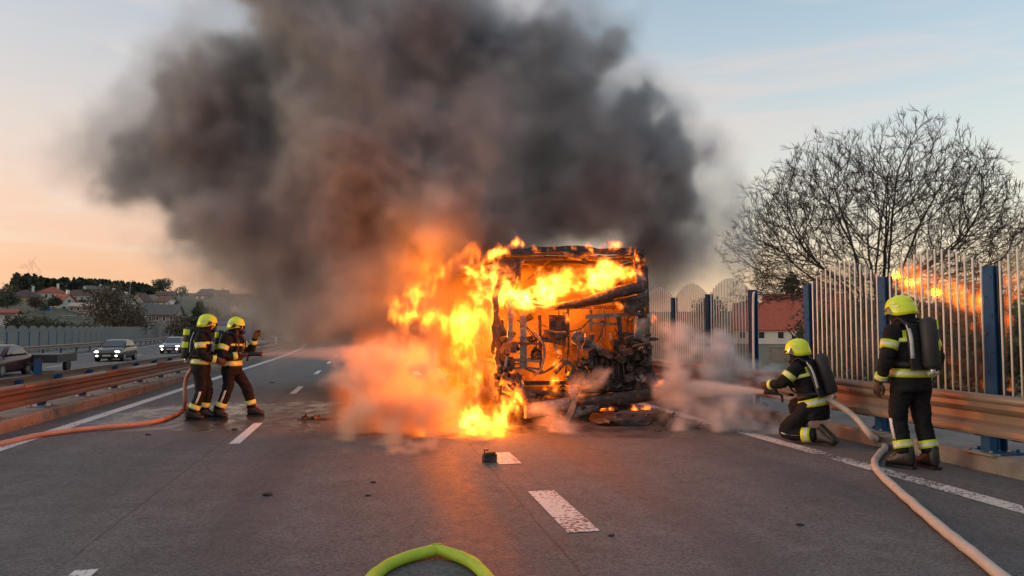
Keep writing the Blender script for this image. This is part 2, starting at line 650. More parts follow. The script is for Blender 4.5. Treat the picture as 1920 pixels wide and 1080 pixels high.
def paint_material(name, col, holes):
    """road paint, worn through to the stone in pits"""
    m = bpy.data.materials.new(name)
    m.use_nodes = True
    N, L = m.node_tree.nodes, m.node_tree.links
    b = N['Principled BSDF']
    b.inputs['Roughness'].default_value = 0.6
    tc = N.new('ShaderNodeTexCoord')
    n = N.new('ShaderNodeTexNoise')
    n.inputs['Scale'].default_value = 26.0
    n.inputs['Detail'].default_value = 4
    n.inputs['Roughness'].default_value = 0.55
    L.new(tc.outputs['Object'], n.inputs['Vector'])
    big = N.new('ShaderNodeTexNoise')
    big.inputs['Scale'].default_value = 1.1
    L.new(tc.outputs['Object'], big.inputs['Vector'])
    ad = N.new('ShaderNodeMath')
    ad.operation = 'MULTIPLY_ADD'
    L.new(big.outputs['Fac'], ad.inputs[0])
    ad.inputs[1].default_value = 0.55
    L.new(n.outputs['Fac'], ad.inputs[2])
    r = N.new('ShaderNodeMapRange')
    r.inputs['From Min'].default_value = holes
    r.inputs['From Max'].default_value = holes + 0.05
    L.new(ad.outputs[0], r.inputs['Value'])
    x = N.new('ShaderNodeMix')
    x.data_type = 'RGBA'
    x.inputs['A'].default_value = (*col, 1)
    x.inputs['B'].default_value = (0.07, 0.065, 0.06, 1)
    L.new(r.outputs[0], x.inputs['Factor'])
    L.new(x.outputs['Result'], b.inputs['Base Color'])
    bp = N.new('ShaderNodeBump')
    bp.inputs['Strength'].default_value = 0.4
    bp.inputs['Distance'].default_value = 0.004
    bp.invert = True
    L.new(r.outputs[0], bp.inputs['Height'])
    L.new(bp.outputs[0], b.inputs['Normal'])
    return m

def glass_material(name, tint=(0.9, 0.93, 0.92), refl=1.0, rough=0.01, haze=0.0):
    m = bpy.data.materials.new(name)
    m.use_nodes = True
    N, L = m.node_tree.nodes, m.node_tree.links
    N.clear()
    out = N.new('ShaderNodeOutputMaterial')
    tr = N.new('ShaderNodeBsdfTransparent')
    tr.inputs['Color'].default_value = (*tint, 1)
    gl = N.new('ShaderNodeBsdfGlossy')
    gl.inputs['Roughness'].default_value = rough
    lw = N.new('ShaderNodeLayerWeight')     # Schlick, the same from either face of the sheet
    lw.inputs['Blend'].default_value = 0.5
    pw = N.new('ShaderNodeMath')
    pw.operation = 'POWER'
    pw.inputs[1].default_value = 5.0
    L.new(lw.outputs['Facing'], pw.inputs[0])
    mu = N.new('ShaderNodeMath')
    mu.operation = 'MULTIPLY_ADD'
    mu.inputs[1].default_value = 0.92
    mu.inputs[2].default_value = 0.04 * refl
    mu.use_clamp = True
    L.new(pw.outputs[0], mu.inputs[0])
    mx = N.new('ShaderNodeMixShader')
    L.new(mu.outputs[0], mx.inputs[0])
    L.new(tr.outputs[0], mx.inputs[1])
    L.new(gl.outputs[0], mx.inputs[2])
    if haze:
        df = N.new('ShaderNodeBsdfDiffuse')
        df.inputs['Color'].default_value = (0.4, 0.42, 0.42, 1)
        m2 = N.new('ShaderNodeMixShader')
        m2.inputs[0].default_value = haze
        L.new(mx.outputs[0], m2.inputs[1])
        L.new(df.outputs[0], m2.inputs[2])
        mx = m2
    L.new(mx.outputs[0], out.inputs['Surface'])
    return m

M_RUST = mat('rust_brown_paint', (0.235, 0.118, 0.070), 0.45, 0.15, var=0.22, scale=3.0, bump=0.08, wear=(0.19, 0.10, 0.062), stretch=(1, 0.2, 1))
M_RUST2 = mat('grey_brown_paint', (0.27, 0.19, 0.145), 0.42, 0.2, var=0.18, scale=3.0, bump=0.06, wear=(0.23, 0.165, 0.125), stretch=(1, 0.2, 1))
M_BLUE = mat('blue_steel_paint', (0.016, 0.078, 0.19), 0.7, 0.0, var=0.3, scale=5.0, bump=0.05, wear=(0.03, 0.075, 0.13), spec=0.2)
M_BLUE2 = mat('bright_blue_plastic', (0.02, 0.10, 0.42), 0.4, 0.0, var=0.2)
M_GALV = mat('galvanised_steel', (0.34, 0.34, 0.33), 0.5, 0.7, var=0.35, scale=9)
M_CONC = mat('concrete', (0.25, 0.225, 0.20), 0.9, var=0.35, scale=1.5, bump=0.5, bscale=40, wear=(0.15, 0.13, 0.115))
M_KERB = mat('kerb_stone', (0.30, 0.235, 0.185), 0.85, var=0.35, scale=2.2, bump=0.5, bscale=35, wear=(0.17, 0.11, 0.08))
M_ROD = mat('pale_rod', (0.84, 0.77, 0.67), 0.5, 0.0, var=0.12)
M_WHITE = mat('white_paint', (0.7, 0.69, 0.66), 0.5, var=0.15)
M_BLACK = mat('black_rubber', (0.018, 0.018, 0.019), 0.6, var=0.4)
M_ASPH = asphalt_material()
M_PAINT = paint_material('road_paint', (0.62, 0.60, 0.56), 0.90)
M_PAINTW = paint_material('worn_road_paint', (0.60, 0.57, 0.52), 0.78)
# ------------------------------------------------------------------ the ground, the two carriageways and their edges
YS = [-8 + 2.0 * k for k in range(30)] + [52 + 6.0 * k for k in range(36)]
def strip(x0, x1, z, ys=YS, nx=1, name='road', m=None, z1=None):
    b = MB()
    vs, fs = [], []
    z1 = z if z1 is None else z1
    for y in ys:
        for k in range(nx + 1):
            t = k / nx
            vs.append((x0 + (x1 - x0) * t + bend(y), y, z + (z1 - z) * t))
    w = nx + 1
    for j in range(len(ys) - 1):
        for k in range(nx):
            q = j * w + k
            fs.append((q, q + 1, q + w + 1, q + w))
    b.add(vs, fs)
    return b.build(name, m, fix=False)
def profile_run(name, poly, ys, m, parent=None, bendy=True):
    """a cross-section (x, z) carried along the road"""
    b = MB()
    b.rings([[Vector((x + (bend(y) if bendy else 0), y, z)) for x, z in poly] for y in ys], smooth=False)
    return b.build(name, m, parent)

tag(strip(-5.6, 6.97, 0.0, nx=4, name='road', m=M_ASPH), kind='structure')
tag(strip(-24.6, -8.3, -0.62, nx=3, name='opposite_road', m=M_ASPH), kind='structure')
tag(profile_run('road_edge_plinth', [(-6.75, -0.6), (-5.60, -0.6), (-5.60, 0.17), (-5.63, 0.20), (-6.75, 0.20)], YS, M_KERB), kind='structure')
tag(profile_run('verge_plinth', [(6.97, -0.6), (8.1, -0.6), (8.1, 0.20), (7.0, 0.20), (6.97, 0.17)], YS, M_CONC), kind='structure')
tag(profile_run('median_verge', [(-8.35, -0.75), (-6.76, -0.75), (-6.76, -0.2), (-8.35, -0.45)], YS, mat('verge_soil', (0.09, 0.075, 0.055), 0.95, var=0.4, bump=0.6)), kind='structure')
tag(profile_run('far_plinth', [(-27.6, -1.2), (-24.6, -1.2), (-24.6, -0.45), (-27.6, -0.45)], YS, M_CONC), kind='structure')

def marking(name, x0, x1, y0, y1, m, z=0.005, step=2.0):
    n = max(1, int((y1 - y0) / step))
    b = MB()
    ys = [y0 + (y1 - y0) * k / n for k in range(n + 1)]
    vs = [(x + bend(y), y, z) for y in ys for x in (x0, x1)]
    b.add(vs, [(2 * k, 2 * k + 1, 2 * k + 3, 2 * k + 2) for k in range(n)])
    return tag(b.build(name, m, fix=False), kind='structure')
marking('road_edge_line', -5.06, -4.83, -8, 170, M_PAINT)
marking('road_edge_line', 5.72, 5.97, -8, 60, M_PAINTW)
for y in (-2.8, 3.25, 11.2, 19.4, 27.4, 35.4, 43.4):
    marking('lane_marking', -1.95, -1.80, y, y + 2.35, M_PAINT)
marking('lane_marking', 1.585, 1.86, 5.86, 7.4, M_PAINTW)
marking('lane_marking', 1.56, 1.84, 8.92, 9.75, M_PAINTW)
marking('lane_marking', 1.6, 1.9, 2.7, 4.3, M_PAINTW)
for y in range(26, 60, 8):
    marking('lane_marking', 1.6, 1.85, y, y + 2.4, M_PAINTW)
for x in (-9.3, -23.6):
    marking('opposite_edge_line', x - 0.1, x + 0.1, -8, 170, M_PAINT, z=-0.615)
for y in range(20, 120, 9):
    for x in (-13.6, -18.2):
        marking('opposite_lane_marking', x - 0.07, x + 0.07, y, y + 3.0, M_PAINT, z=-0.615)

def hill(x, y):
    """height of the open country"""
    l = x - bend(min(y, 170.0))
    d = math.hypot(x, y)
    k = 1.0 / (1.0 + math.exp(-(d - 118) / 9.0)) if d < 400 else 1.0
    h = k * max(0.0, 0.066 * (d - 108)) if d < 470 else 0.066 * 362 + (d - 470) * 0.012
    if l > 0:
        h = max(0.0, d - 230) * 0.035 if d < 900 else 23.5 + (d - 900) * 0.01
    if y < 0:
        h *= 0.3
    lat = abs(l + 9) - 20
    m = min(1.0, max(0.0, lat / 45.0))
    m = m * m * (3 - 2 * m)
    if y > 210:
        m = max(m, min(1.0, (y - 210) / 90.0))
    base = -1.7
    if l > 8.1:
        base = -0.8 - 0.8 * min(1.0, (l - 8.1) / 6.0)
    return base + h * m + 0.35 * mnoise.noise(Vector((x * 0.03, y * 0.03, 0)))
def terrain():
    xs = sorted(set([-2200, -1500, -1000, -700, -520, -420, -340] + list(range(-300, 0, 12)) + list(range(0, 60, 6)) + list(range(60, 300, 20)) + [340, 420, 520, 700, 1000, 1500, 2200]))
    ys = sorted(set([-900, -400, -150] + list(range(-60, 480, 10)) + [500, 560, 640, 760, 900, 1200, 1700, 2600, 4200]))
    b = MB()
    b.add([(x, y, hill(x, y)) for y in ys for x in xs],
          [(j * len(xs) + i, j * len(xs) + i + 1, (j + 1) * len(xs) + i + 1, (j + 1) * len(xs) + i) for j in range(len(ys) - 1) for i in range(len(xs) - 1)], 0, True)
    m = mat('grass_and_fields', (0.075, 0.082, 0.036), 0.95, scale=0.03, col2=(0.10, 0.085, 0.055), bump=0.6, bscale=1.5, wear=(0.055, 0.062, 0.03))
    return tag(b.build('ground', m, fix=False), kind='structure')
terrain()
# ------------------------------------------------------------------ crash barriers
def w_beam(b, x, ys, zt, zb, face, mi=0):
    """the folded steel beam: two crests and a valley towards the traffic (face = +1 looks to +x)"""
    h = zt - zb
    o = [(0.00, 0.0), (0.075, 0.03), (0.085, 0.10), (0.085, 0.22), (0.06, 0.30), (0.0, 0.40), (0.0, 0.60), (0.06, 0.70), (0.085, 0.78), (0.085, 0.90), (0.075, 0.97), (0.0, 1.0)]
    out = [(x + face * a, zb + t * h) for a, t in o]
    inn = [(x + face * (a - 0.012), zb + min(max(t, 0.01), 0.99) * h) for a, t in reversed(o)]
    b.rings([[Vector((px + bend(y), y, pz)) for px, pz in out + inn] for y in ys], smooth=False)

def crash_barrier(label, x, face, y0, y1, zt, zb, post_ys, base, plate_z, m, group='steel crash barriers', sag=0.0, post_m=None, spacer=True, cap=False, blen=4.0):
    t = thing('crash_barrier', (x, y0, plate_z), label, 'crash barrier', group=group)
    off = Vector(t.location)
    def bld(b, name, mm):
        b.v = [tuple(Vector(p) - off) for p in b.v]
        return b.build(name, mm, t)
    y = y0
    k = 0
    while y < y1 - 0.1:
        e = min(y1, y + blen)
        b = MB()
        n = max(1, int((e - y) / 2))
        ys = [y + (e - y) * i / n for i in range(n + 1)]
        lap = 0.006 * (k % 2)
        b2 = MB()
        w_beam(b2, x + face * lap, ys, zt, zb, face)
        if cap:   # a fat rolled top edge
            b2.tube([(x + face * (0.05 + lap) + bend(q), q, zt + 0.005) for q in ys], 0.058, 10)
        for q in (ys[0] + 0.12, ys[0] + 0.22):          # bolts at the lap
            for dz in (0.2, 0.8):
                b2.lump((x + face * (0.092 + lap) + bend(q), q, zb + dz * (zt - zb)), 0.016, 1, 0.0, lv=1)
        b2.jitter(0.009, 1.3, k)
        b2.v = [(px, py, pz - sag * max(0, py - 12)) for px, py, pz in b2.v]
        bld(b2, 'beam', m)
        y = e
        k += 1
    for q in post_ys:
        if not (y0 - 0.5 < q < y1):
            continue
        bx = x - face * 0.10 + bend(q)
        s = sag * max(0, q - 12)
        b = MB()
        b.box((bx, q, (plate_z + zt) / 2 - s / 2 - 0.02), (0.10, 0.13, zt - plate_z - 0.04 - s))
        bld(b, 'post', post_m or M_BLUE)
        b = MB()
        b.box((bx, q, plate_z + 0.012), (0.34, 0.42, 0.022))
        for dx in (-0.12, 0.12):
            for dy in (-0.15, 0.15):
                b.tube([(bx + dx, q + dy, plate_z + 0.02), (bx + dx, q + dy, plate_z + 0.055)], 0.02, 6)
        bld(b, 'base_plate', M_GALV)
        if spacer:
            b = MB()
            b.box((x + face * -0.03 + bend(q), q, (zt + zb) / 2 - s), (0.05, 0.16, 0.2))
            bld(b, 'spacer', post_m or M_BLUE)
    return t
crash_barrier('rust brown crash barrier on blue posts along the left kerb of the empty lane', -5.85, 1, -2, 95, 0.64, 0.31, [7.2 + 2.0 * k for k in range(40)], 0, 0.20, M_RUST, sag=0.0012, cap=True)
crash_barrier('lower brown crash barrier with bright blue spacers, behind the first barrier on the median', -8.0, -1, 0, 130, 0.52, 0.18, [8 + 2.2 * k for k in range(55)], 0, -0.35, M_RUST2, sag=0.0012)
crash_barrier('grey brown crash barrier running behind the two firefighters on the bus side', 6.98, -1, 1.5, 62, 0.84, 0.42, [9.32 - 1.85 + 1.85 * k for k in range(-2, 26)], 0, 0.20, M_RUST2, sag=0.0, cap=True, blen=4.0)
crash_barrier('distant crash barrier below the scalloped grey noise wall of the opposite carriageway', -24.4, 1, 30, 150, 0.28, -0.02, [32 + 4.0 * k for k in range(28)], 0, -0.45, M_RUST2)

def reflector_post(x, y, z, label, m, h, w=0.12, bands=False):
    t = thing('delineator_post', (x, y, z), label, 'delineator', group='delineator posts on the barriers')
    b = MB()
    b.prism([(-w / 2, -0.05), (w / 2, -0.05), (w / 2, 0.0), (w / 4, 0.05), (-w / 4, 0.05), (-w / 2, 0)], 0, h, axis=2)
    b.build('post', m, t)
    b = MB()
    b.prism([(-w / 2 - 0.004, -0.056), (w / 2 + 0.004, -0.056), (w / 2 + 0.004, 0.004), (w / 4, 0.056), (-w / 4, 0.056), (-w / 2 - 0.004, 0.004)], h * 0.72, h * 0.9, axis=2)
    b.build('reflector', mat('reflector_white', (0.75, 0.75, 0.72), 0.3) if bands else mat('reflector_dark', (0.02, 0.03, 0.12), 0.3), t)
    return t
p = at(78, 690, 16.6)
reflector_post(-8.05, 16.9, 0.50, 'bright blue stub post on the median barrier before the red car', M_BLUE2, 0.34, 0.15)
reflector_post(-8.05, 20.3, 0.49, 'dark blue stub post on the median barrier, next beyond the bright blue one', M_BLUE, 0.40, 0.17)
reflector_post(-5.95, 29.0, 0.6, 'white banded delineator on the rust barrier behind the nearest air cylinder', M_WHITE, 0.45, 0.12, True)
reflector_post(-6.15 , 52.0, 0.58, 'white banded delineator far along the rust barrier, nearer of two by the bend', M_WHITE, 0.5, 0.14, True)
reflector_post(-6.9, 66.0, 0.56, 'small white delineator farthest along the rust barrier at the bend', M_WHITE, 0.5, 0.14, True)

# ------------------------------------------------------------------ the rod and pane noise barrier beside the bus
def noise_barrier():
    x, y0, pitch = 7.2, 7.47, 1.85
    t = thing('noise_barrier', (x, y0, 0.2), 'clear noise barrier with blue posts and pale rods under arched tops beside the bus', 'noise barrier')
    M_PANE = glass_material('acrylic_pane', (0.90, 0.89, 0.86), 2.6, 0.06)
    off = Vector(t.location)
    def z_top(s):
        return 2.36 + 0.30 * math.sin(PI * s) ** 0.8
    ks = list(range(-2, 26))
    post_mesh = None
    rod_meshes = {}
    for k in ks:
        y = y0 + pitch * k
        if post_mesh is None:
            b = MB()   # an H section
            b.box((-0.055, 0, 1.09), (0.014, 0.15, 2.18)); b.box((0.055, 0, 1.09), (0.014, 0.15, 2.18)); b.box((0, 0, 1.09), (0.096, 0.012, 2.18))
            for i in range(8):
                b.box((-0.066, 0.04 * (-1) ** i, 0.5 + 0.22 * i), (0.012, 0.03, 0.03))
            b.box((0, 0, 0.012), (0.34, 0.42, 0.024))
            for dx in (-0.12, 0.12):
                for dy in (-0.15, 0.15):
                    b.tube([(dx, dy, 0.02), (dx, dy, 0.06)], 0.02, 6)
            po = b.build('post', M_BLUE, t)
            post_mesh = po.data
        else:
            po = link(bpy.data.objects.new('post', post_mesh), t)
        po.location = (0, y - y0, 0)
        if k == 2 or k == ks[-1]:
            continue          # the bay by the farm roof stands open
        n = 26
        b = MB()
        ring_a = [(-0.006, y - y0 + 0.075 + (pitch - 0.15) * i / n) for i in range(n + 1)]
        poly = [(q[1], z_top(i / n) - 0.2) for i, q in enumerate(ring_a)] + [(ring_a[-1][1], 0.50), (ring_a[0][1], 0.50)]
        b.prism(poly, -0.008, 0.008, axis=0)
        pane = b.build('pane', M_PANE, t)
        nr = 14
        for i in range(nr):
            s = (i + 0.5) / nr
            ztop = z_top(s) - 0.2 + 0.015
            key = round(ztop, 3)
            if key not in rod_meshes:
                r = MB()
                r.tube([(0, 0, 0.48), (0, 0, ztop)], 0.0110, 7)
                ro = r.build('rod', M_ROD, pane)
                rod_meshes[key] = ro.data
            else:
                ro = link(bpy.data.objects.new('rod', rod_meshes[key]), pane)
            ro.location = (-0.022, y - y0 + 0.075 + (pitch - 0.15) * s, 0)
    return t
noise_barrier()
b = MB()
b.tube(catmull([(7.10, 12.86, 0.2), (7.11, 12.87, 1.2), (7.12, 12.86, 2.2), (7.15, 12.84, 2.32)], 4), 0.022, 8)
tag(b.build('downpipe', M_WHITE), 'thin white pipe standing against the blue post at the open fence bay', 'pipe')

# ------------------------------------------------------------------ the scalloped wall across the opposite carriageway
def far_wall():
    x, y0, p = -27.0, 59.2, 2.2
    t = thing('noise_barrier', (x, y0, -0.45), 'row of grey round topped panels with blue posts behind the oncoming cars', 'noise barrier')
    m = glass_material('grey_panel', (0.62, 0.64, 0.62), 0.7, 0.08, haze=0.40)
    poly = [(-0.98, 0.0), (0.98, 0.0), (0.98, 1.75)] + [(0.98 * math.cos(a), 1.75 + 0.55 * math.sin(a)) for a in [PI * i / 14 for i in range(1, 14)]] + [(-0.98, 1.75)]
    b = MB(); b.prism(poly, -0.02, 0.02, axis=0)
    pm = b.mesh('panel'); pm.materials.append(m)
    b = MB(); b.box((0, 0, 0.9), (0.16, 0.2, 1.8))
    qm = b.mesh('post'); qm.materials.append(M_BLUE)
    for k in range(-3, 60):
        y = p * k
        for nm, me, dy in (('panel', pm, p / 2), ('post', qm, 0)):
            o = link(bpy.data.objects.new(nm, me), t)
            yy = y + dy
            o.location = (bend(y0 + yy), yy, 0)
far_wall()
# ------------------------------------------------------------------ firefighters
M_SUIT = mat('fire_suit_cloth', (0.008, 0.009, 0.013), 0.8, var=0.4, scale=12, bump=0.35, bscale=60, wear=(0.014, 0.014, 0.017), spec=0.25)
M_YEL = mat('reflective_yellow', (0.62, 0.78, 0.02), 0.45, var=0.35, scale=9, emit=(0.62, 0.80, 0.02), estr=0.0)
M_SIL = mat('reflective_silver', (0.72, 0.72, 0.68), 0.35, 0.0, var=0.35, scale=9)
M_HELM = mat('helmet_yellow', (0.66, 0.80, 0.015), 0.28, var=0.06, scale=4, spec=0.6)
M_DARKV = mat('dark_visor', (0.02, 0.02, 0.022), 0.12, spec=0.7)
M_SKIN = mat('skin', (0.42, 0.24, 0.17), 0.55, var=0.12, scale=20)
M_GLOVE = mat('work_glove', (0.030, 0.022, 0.019), 0.7, var=0.4, scale=18, col2=(0.065, 0.032, 0.022), bump=0.3)
M_BOOT = mat('boot_leather', (0.022, 0.020, 0.019), 0.45, var=0.4, scale=14, bump=0.25)
M_BOOTR = mat('boot_trim', (0.14, 0.022, 0.016), 0.5, var=0.3, scale=14)
M_BOOTY = mat('boot_trim_yellow', (0.30, 0.24, 0.03), 0.5, var=0.3, scale=14)
M_TANK = mat('cylinder_cover', (0.020, 0.021, 0.026), 0.6, var=0.3, scale=10, bump=0.2)
M_METAL = mat('valve_metal', (0.55, 0.55, 0.54), 0.3, 0.8)

def lerp_list(pts, t):
    n = len(pts) - 1
    t = max(0.0, min(0.9999, t)) * n
    i = int(t)
    return pts[i] + (pts[i + 1] - pts[i]) * (t - i)

class Limb:
    """a tapering sleeve or leg along joints; the same rings serve the body and the bands sewn on it"""
    def __init__(s, pts, rad, n=7, ref=(1, 0, 0), ell=1.0):
        s.c = catmull(pts, n)
        r = catmull([(q, 0, 0) for q in rad], n)
        s.r = [max(0.01, q.x) for q in r]
        s.ref, s.ell = Vector(ref), ell
    def ring(s, t, extra=0.0, seg=14):
        p, rr = lerp_list(s.c, t), lerp_list(s.r, t) + extra
        d = (lerp_list(s.c, t + 0.03) - lerp_list(s.c, t - 0.03)).normalized()
        a = (s.ref - d * s.ref.dot(d)).normalized()
        b = d.cross(a)
        return [p + a * math.cos(2 * PI * k / seg) * rr + b * math.sin(2 * PI * k / seg) * rr * s.ell for k in range(seg)]
    def solid(s, mb, steps=26):
        mb.rings([s.ring(k / steps) for k in range(steps + 1)])
    def band(s, t0, t1, extra=0.012):
        mb = MB()
        ts = [t0, t0 + 0.001, t0 + (t1 - t0) * 0.32, t0 + (t1 - t0) * 0.68, t1 - 0.001, t1]
        ex = [-0.02, extra, extra, extra, extra, -0.02]
        mb.rings([s.ring(t, e, 20) for t, e in zip(ts, ex)], mi=lambda i, k: 1 if i == 2 else 0, caps=False)
        return mb

class Torso:
    """stacked ellipses from hem to neck; each row: centre, half width, half depth, left-right axis"""
    def __init__(s, rows):
        s.rows = rows
    def at(s, t):
        n = len(s.rows) - 1
        t = max(0.0, min(0.9999, t)) * n
        i = int(t); w = t - i
        a, b = s.rows[i], s.rows[i + 1]
        return (a[0].lerp(b[0], w), a[1] + (b[1] - a[1]) * w, a[2] + (b[2] - a[2]) * w, a[3].lerp(b[3], w).normalized())
    def ring(s, t, extra=0.0, seg=20):
        c, rx, ry, ax = s.at(t)
        d = (s.at(t + 0.05)[0] - s.at(t - 0.05)[0]).normalized()
        ax = (ax - d * ax.dot(d)).normalized()
        fw = d.cross(ax)
        out = []
        for k in range(seg):
            ca, sa = math.cos(2 * PI * k / seg), math.sin(2 * PI * k / seg)
            q = 1.0 / (abs(ca) ** 2.5 + abs(sa) ** 2.5) ** (1 / 2.5)
            out.append(c + ax * ca * q * (rx + extra) + fw * sa * q * (ry + extra))
        return out
    def solid(s, mb, steps=26):
        mb.rings([s.ring(k / steps) for k in range(steps + 1)])
    def band(s, t0, t1, extra=0.012):
        mb = MB()
        ts = [t0, t0 + 0.002, t0 + (t1 - t0) * 0.32, t0 + (t1 - t0) * 0.68, t1 - 0.002, t1]
        ex = [-0.02, extra, extra, extra, extra, -0.02]
        mb.rings([s.ring(t, e, 28) for t, e in zip(ts, ex)], mi=lambda i, k: 1 if i == 2 else 0, caps=False)
        return mb
    def face(s, t):
        """centre, right axis, forward axis, up at height t"""
        c, rx, ry, ax = s.at(t)
        d = (s.at(t + 0.05)[0] - s.at(t - 0.05)[0]).normalized()
        ax = (ax - d * ax.dot(d)).normalized()
        return c, ax, d.cross(ax), d, rx, ry

def head_mesh(mb, c, fw, up, mi):
    """skull, jaw, nose, ears, brows"""
    rt = fw.cross(up).normalized()
    M = Matrix((rt, fw, up)).transposed()
    bm = bmesh.new()
    bmesh.ops.create_uvsphere(bm, u_segments=20, v_segments=14, radius=1.0)
    for v in bm.verts:
        x, y, z = v.co
        q = Vector((x * 0.078, y * 0.098, z * 0.118))
        if z < 0:      # jaw narrows and comes forward
            q.x *= 1 + 0.28 * z
            q.y *= 1 + 0.10 * z
            q.y += 0.022 * -z
        if y > 0.75 and abs(x) < 0.22 and -0.35 < z < 0.12:
            q.y += 0.024 * (1 - abs(x) / 0.22)
        if y > 0.6 and 0.12 < abs(x) < 0.45 and 0.0 < z < 0.2:
            q.y -= 0.010
        v.co = q
    bm.verts.index_update()
    mb.add([M @ v.co + c for v in bm.verts], [tuple(v.index for v in f.verts) for f in bm.faces], mi, True)
    bm.free()
    for sx in (-1, 1):
        mb.lump(M @ Vector((sx * 0.080, -0.008, -0.005)) + c, (0.012, 0.022, 0.034), 1, 0.1, mi=mi, lv=1)

def glove(parent, wrist, fwd, palm, grip, side, s=1.0):
    """palm, four bent fingers of unequal length and a thumb off the side"""
    fwd, palm = Vector(fwd).normalized(), Vector(palm).normalized()
    palm = (palm - fwd * palm.dot(fwd)).normalized()
    sd = fwd.cross(palm).normalized() * side
    w = Vector(wrist)
    mb = MB()
    rings = []
    for t, hw, hd in ((-0.07, 0.044, 0.040), (-0.02, 0.036, 0.032), (0.0, 0.034, 0.028), (0.05, 0.046, 0.024), (0.095, 0.046, 0.021), (0.108, 0.038, 0.016)):
        c = w + fwd * t * s
        rings.append([c + sd * math.cos(2 * PI * k / 12) * hw * s + palm * math.sin(2 * PI * k / 12) * hd * s for k in range(12)])
    mb.rings(rings)
    for i, ln in enumerate((0.072, 0.082, 0.076, 0.060)):
        b = w + fwd * 0.098 * s + sd * (0.034 - 0.0225 * i) * s
        pts, d, a = [b - fwd * 0.02 * s, b], fwd.copy(), 0.0
        for k in range(3):
            a += grip * (0.75 if k == 0 else 0.9)
            d = (fwd * math.cos(a) + palm * math.sin(a)).normalized()
            pts.append(pts[-1] + d * ln * s * (0.42, 0.33, 0.25)[k])
        mb.tube(catmull(pts, 2), [0.0125 * s * (1 - 0.03 * j) for j in range(2 * (len(pts) - 1) + 1)], 8)
    b = w + fwd * 0.025 * s + sd * 0.035 * s
    d1 = (fwd * 0.75 + sd * 0.6 + palm * 0.35 * grip).normalized()
    d2 = (fwd * 0.9 + palm * 0.6 * grip - sd * 0.1 * grip).normalized()
    mb.tube(catmull([b, b + d1 * 0.045 * s, b + d1 * 0.045 * s + d2 * 0.035 * s, b + d1 * 0.045 * s + d2 * 0.06 * s], 2), [0.017 * s] * 4 + [0.013 * s] * 3, 8)
    return mb.build('glove', M_GLOVE, parent)

def boot(parent, ankle, toe_dir, up, trim):
    f, u = Vector(toe_dir).normalized(), Vector(up).normalized()
    u = (u - f * u.dot(f)).normalized()
    r = f.cross(u)
    a = Vector(ankle)
    mb = MB()
    rings = []
    for y, z0, z1, hw in ((-0.085, -0.075, 0.02, 0.030), (-0.07, -0.095, 0.13, 0.045), (-0.02, -0.095, 0.16, 0.055), (0.04, -0.095, 0.10, 0.054), (0.10, -0.095, 0.025, 0.056), (0.155, -0.095, -0.010, 0.056), (0.195, -0.09, -0.022, 0.046), (0.212, -0.08, -0.04, 0.025)):
        c, hz = a + f * y + u * (z0 + z1) / 2, (z1 - z0) / 2
        ring = []
        for k in range(12):
            ca, sa = math.cos(2 * PI * k / 12), math.sin(2 * PI * k / 12)
            q = 1.0 / (abs(ca) ** 3 + abs(sa) ** 3) ** (1 / 3)
            ring.append(c + r * ca * q * hw + u * sa * q * hz)
        rings.append(ring)
    mb.rings(rings)
    o = mb.build('boot', M_BOOT, parent)
    sb = MB()   # sole with a heel, and a coloured panel over the instep
    pts = [(-0.09, 0.05), (0.02, 0.052), (0.10, 0.062), (0.17, 0.058), (0.215, 0.030)]
    poly = [(p, w) for p, w in pts] + [(p, -w) for p, w in reversed(pts)]
    n = len(poly)
    vs = [a + f * p + r * w + u * z for z in (-0.118, -0.088) for p, w in poly]
    sb.add(vs, [tuple(range(n)), tuple(reversed(range(n, 2 * n)))] + [(i, (i + 1) % n, n + (i + 1) % n, n + i) for i in range(n)])
    sb.build('sole', M_BLACK, o)
    tb = MB()
    tb.rings([[a + f * y + r * (math.cos(PI * k / 6) * w) + u * (z + math.sin(PI * k / 6) * 0.012) for k in range(7)] for y, z, w in ((0.045, 0.098, 0.035), (0.10, 0.028, 0.04), (0.16, -0.012, 0.035))], closed=False, caps=False)
    tb.build('toe_panel', trim, o)
    return o

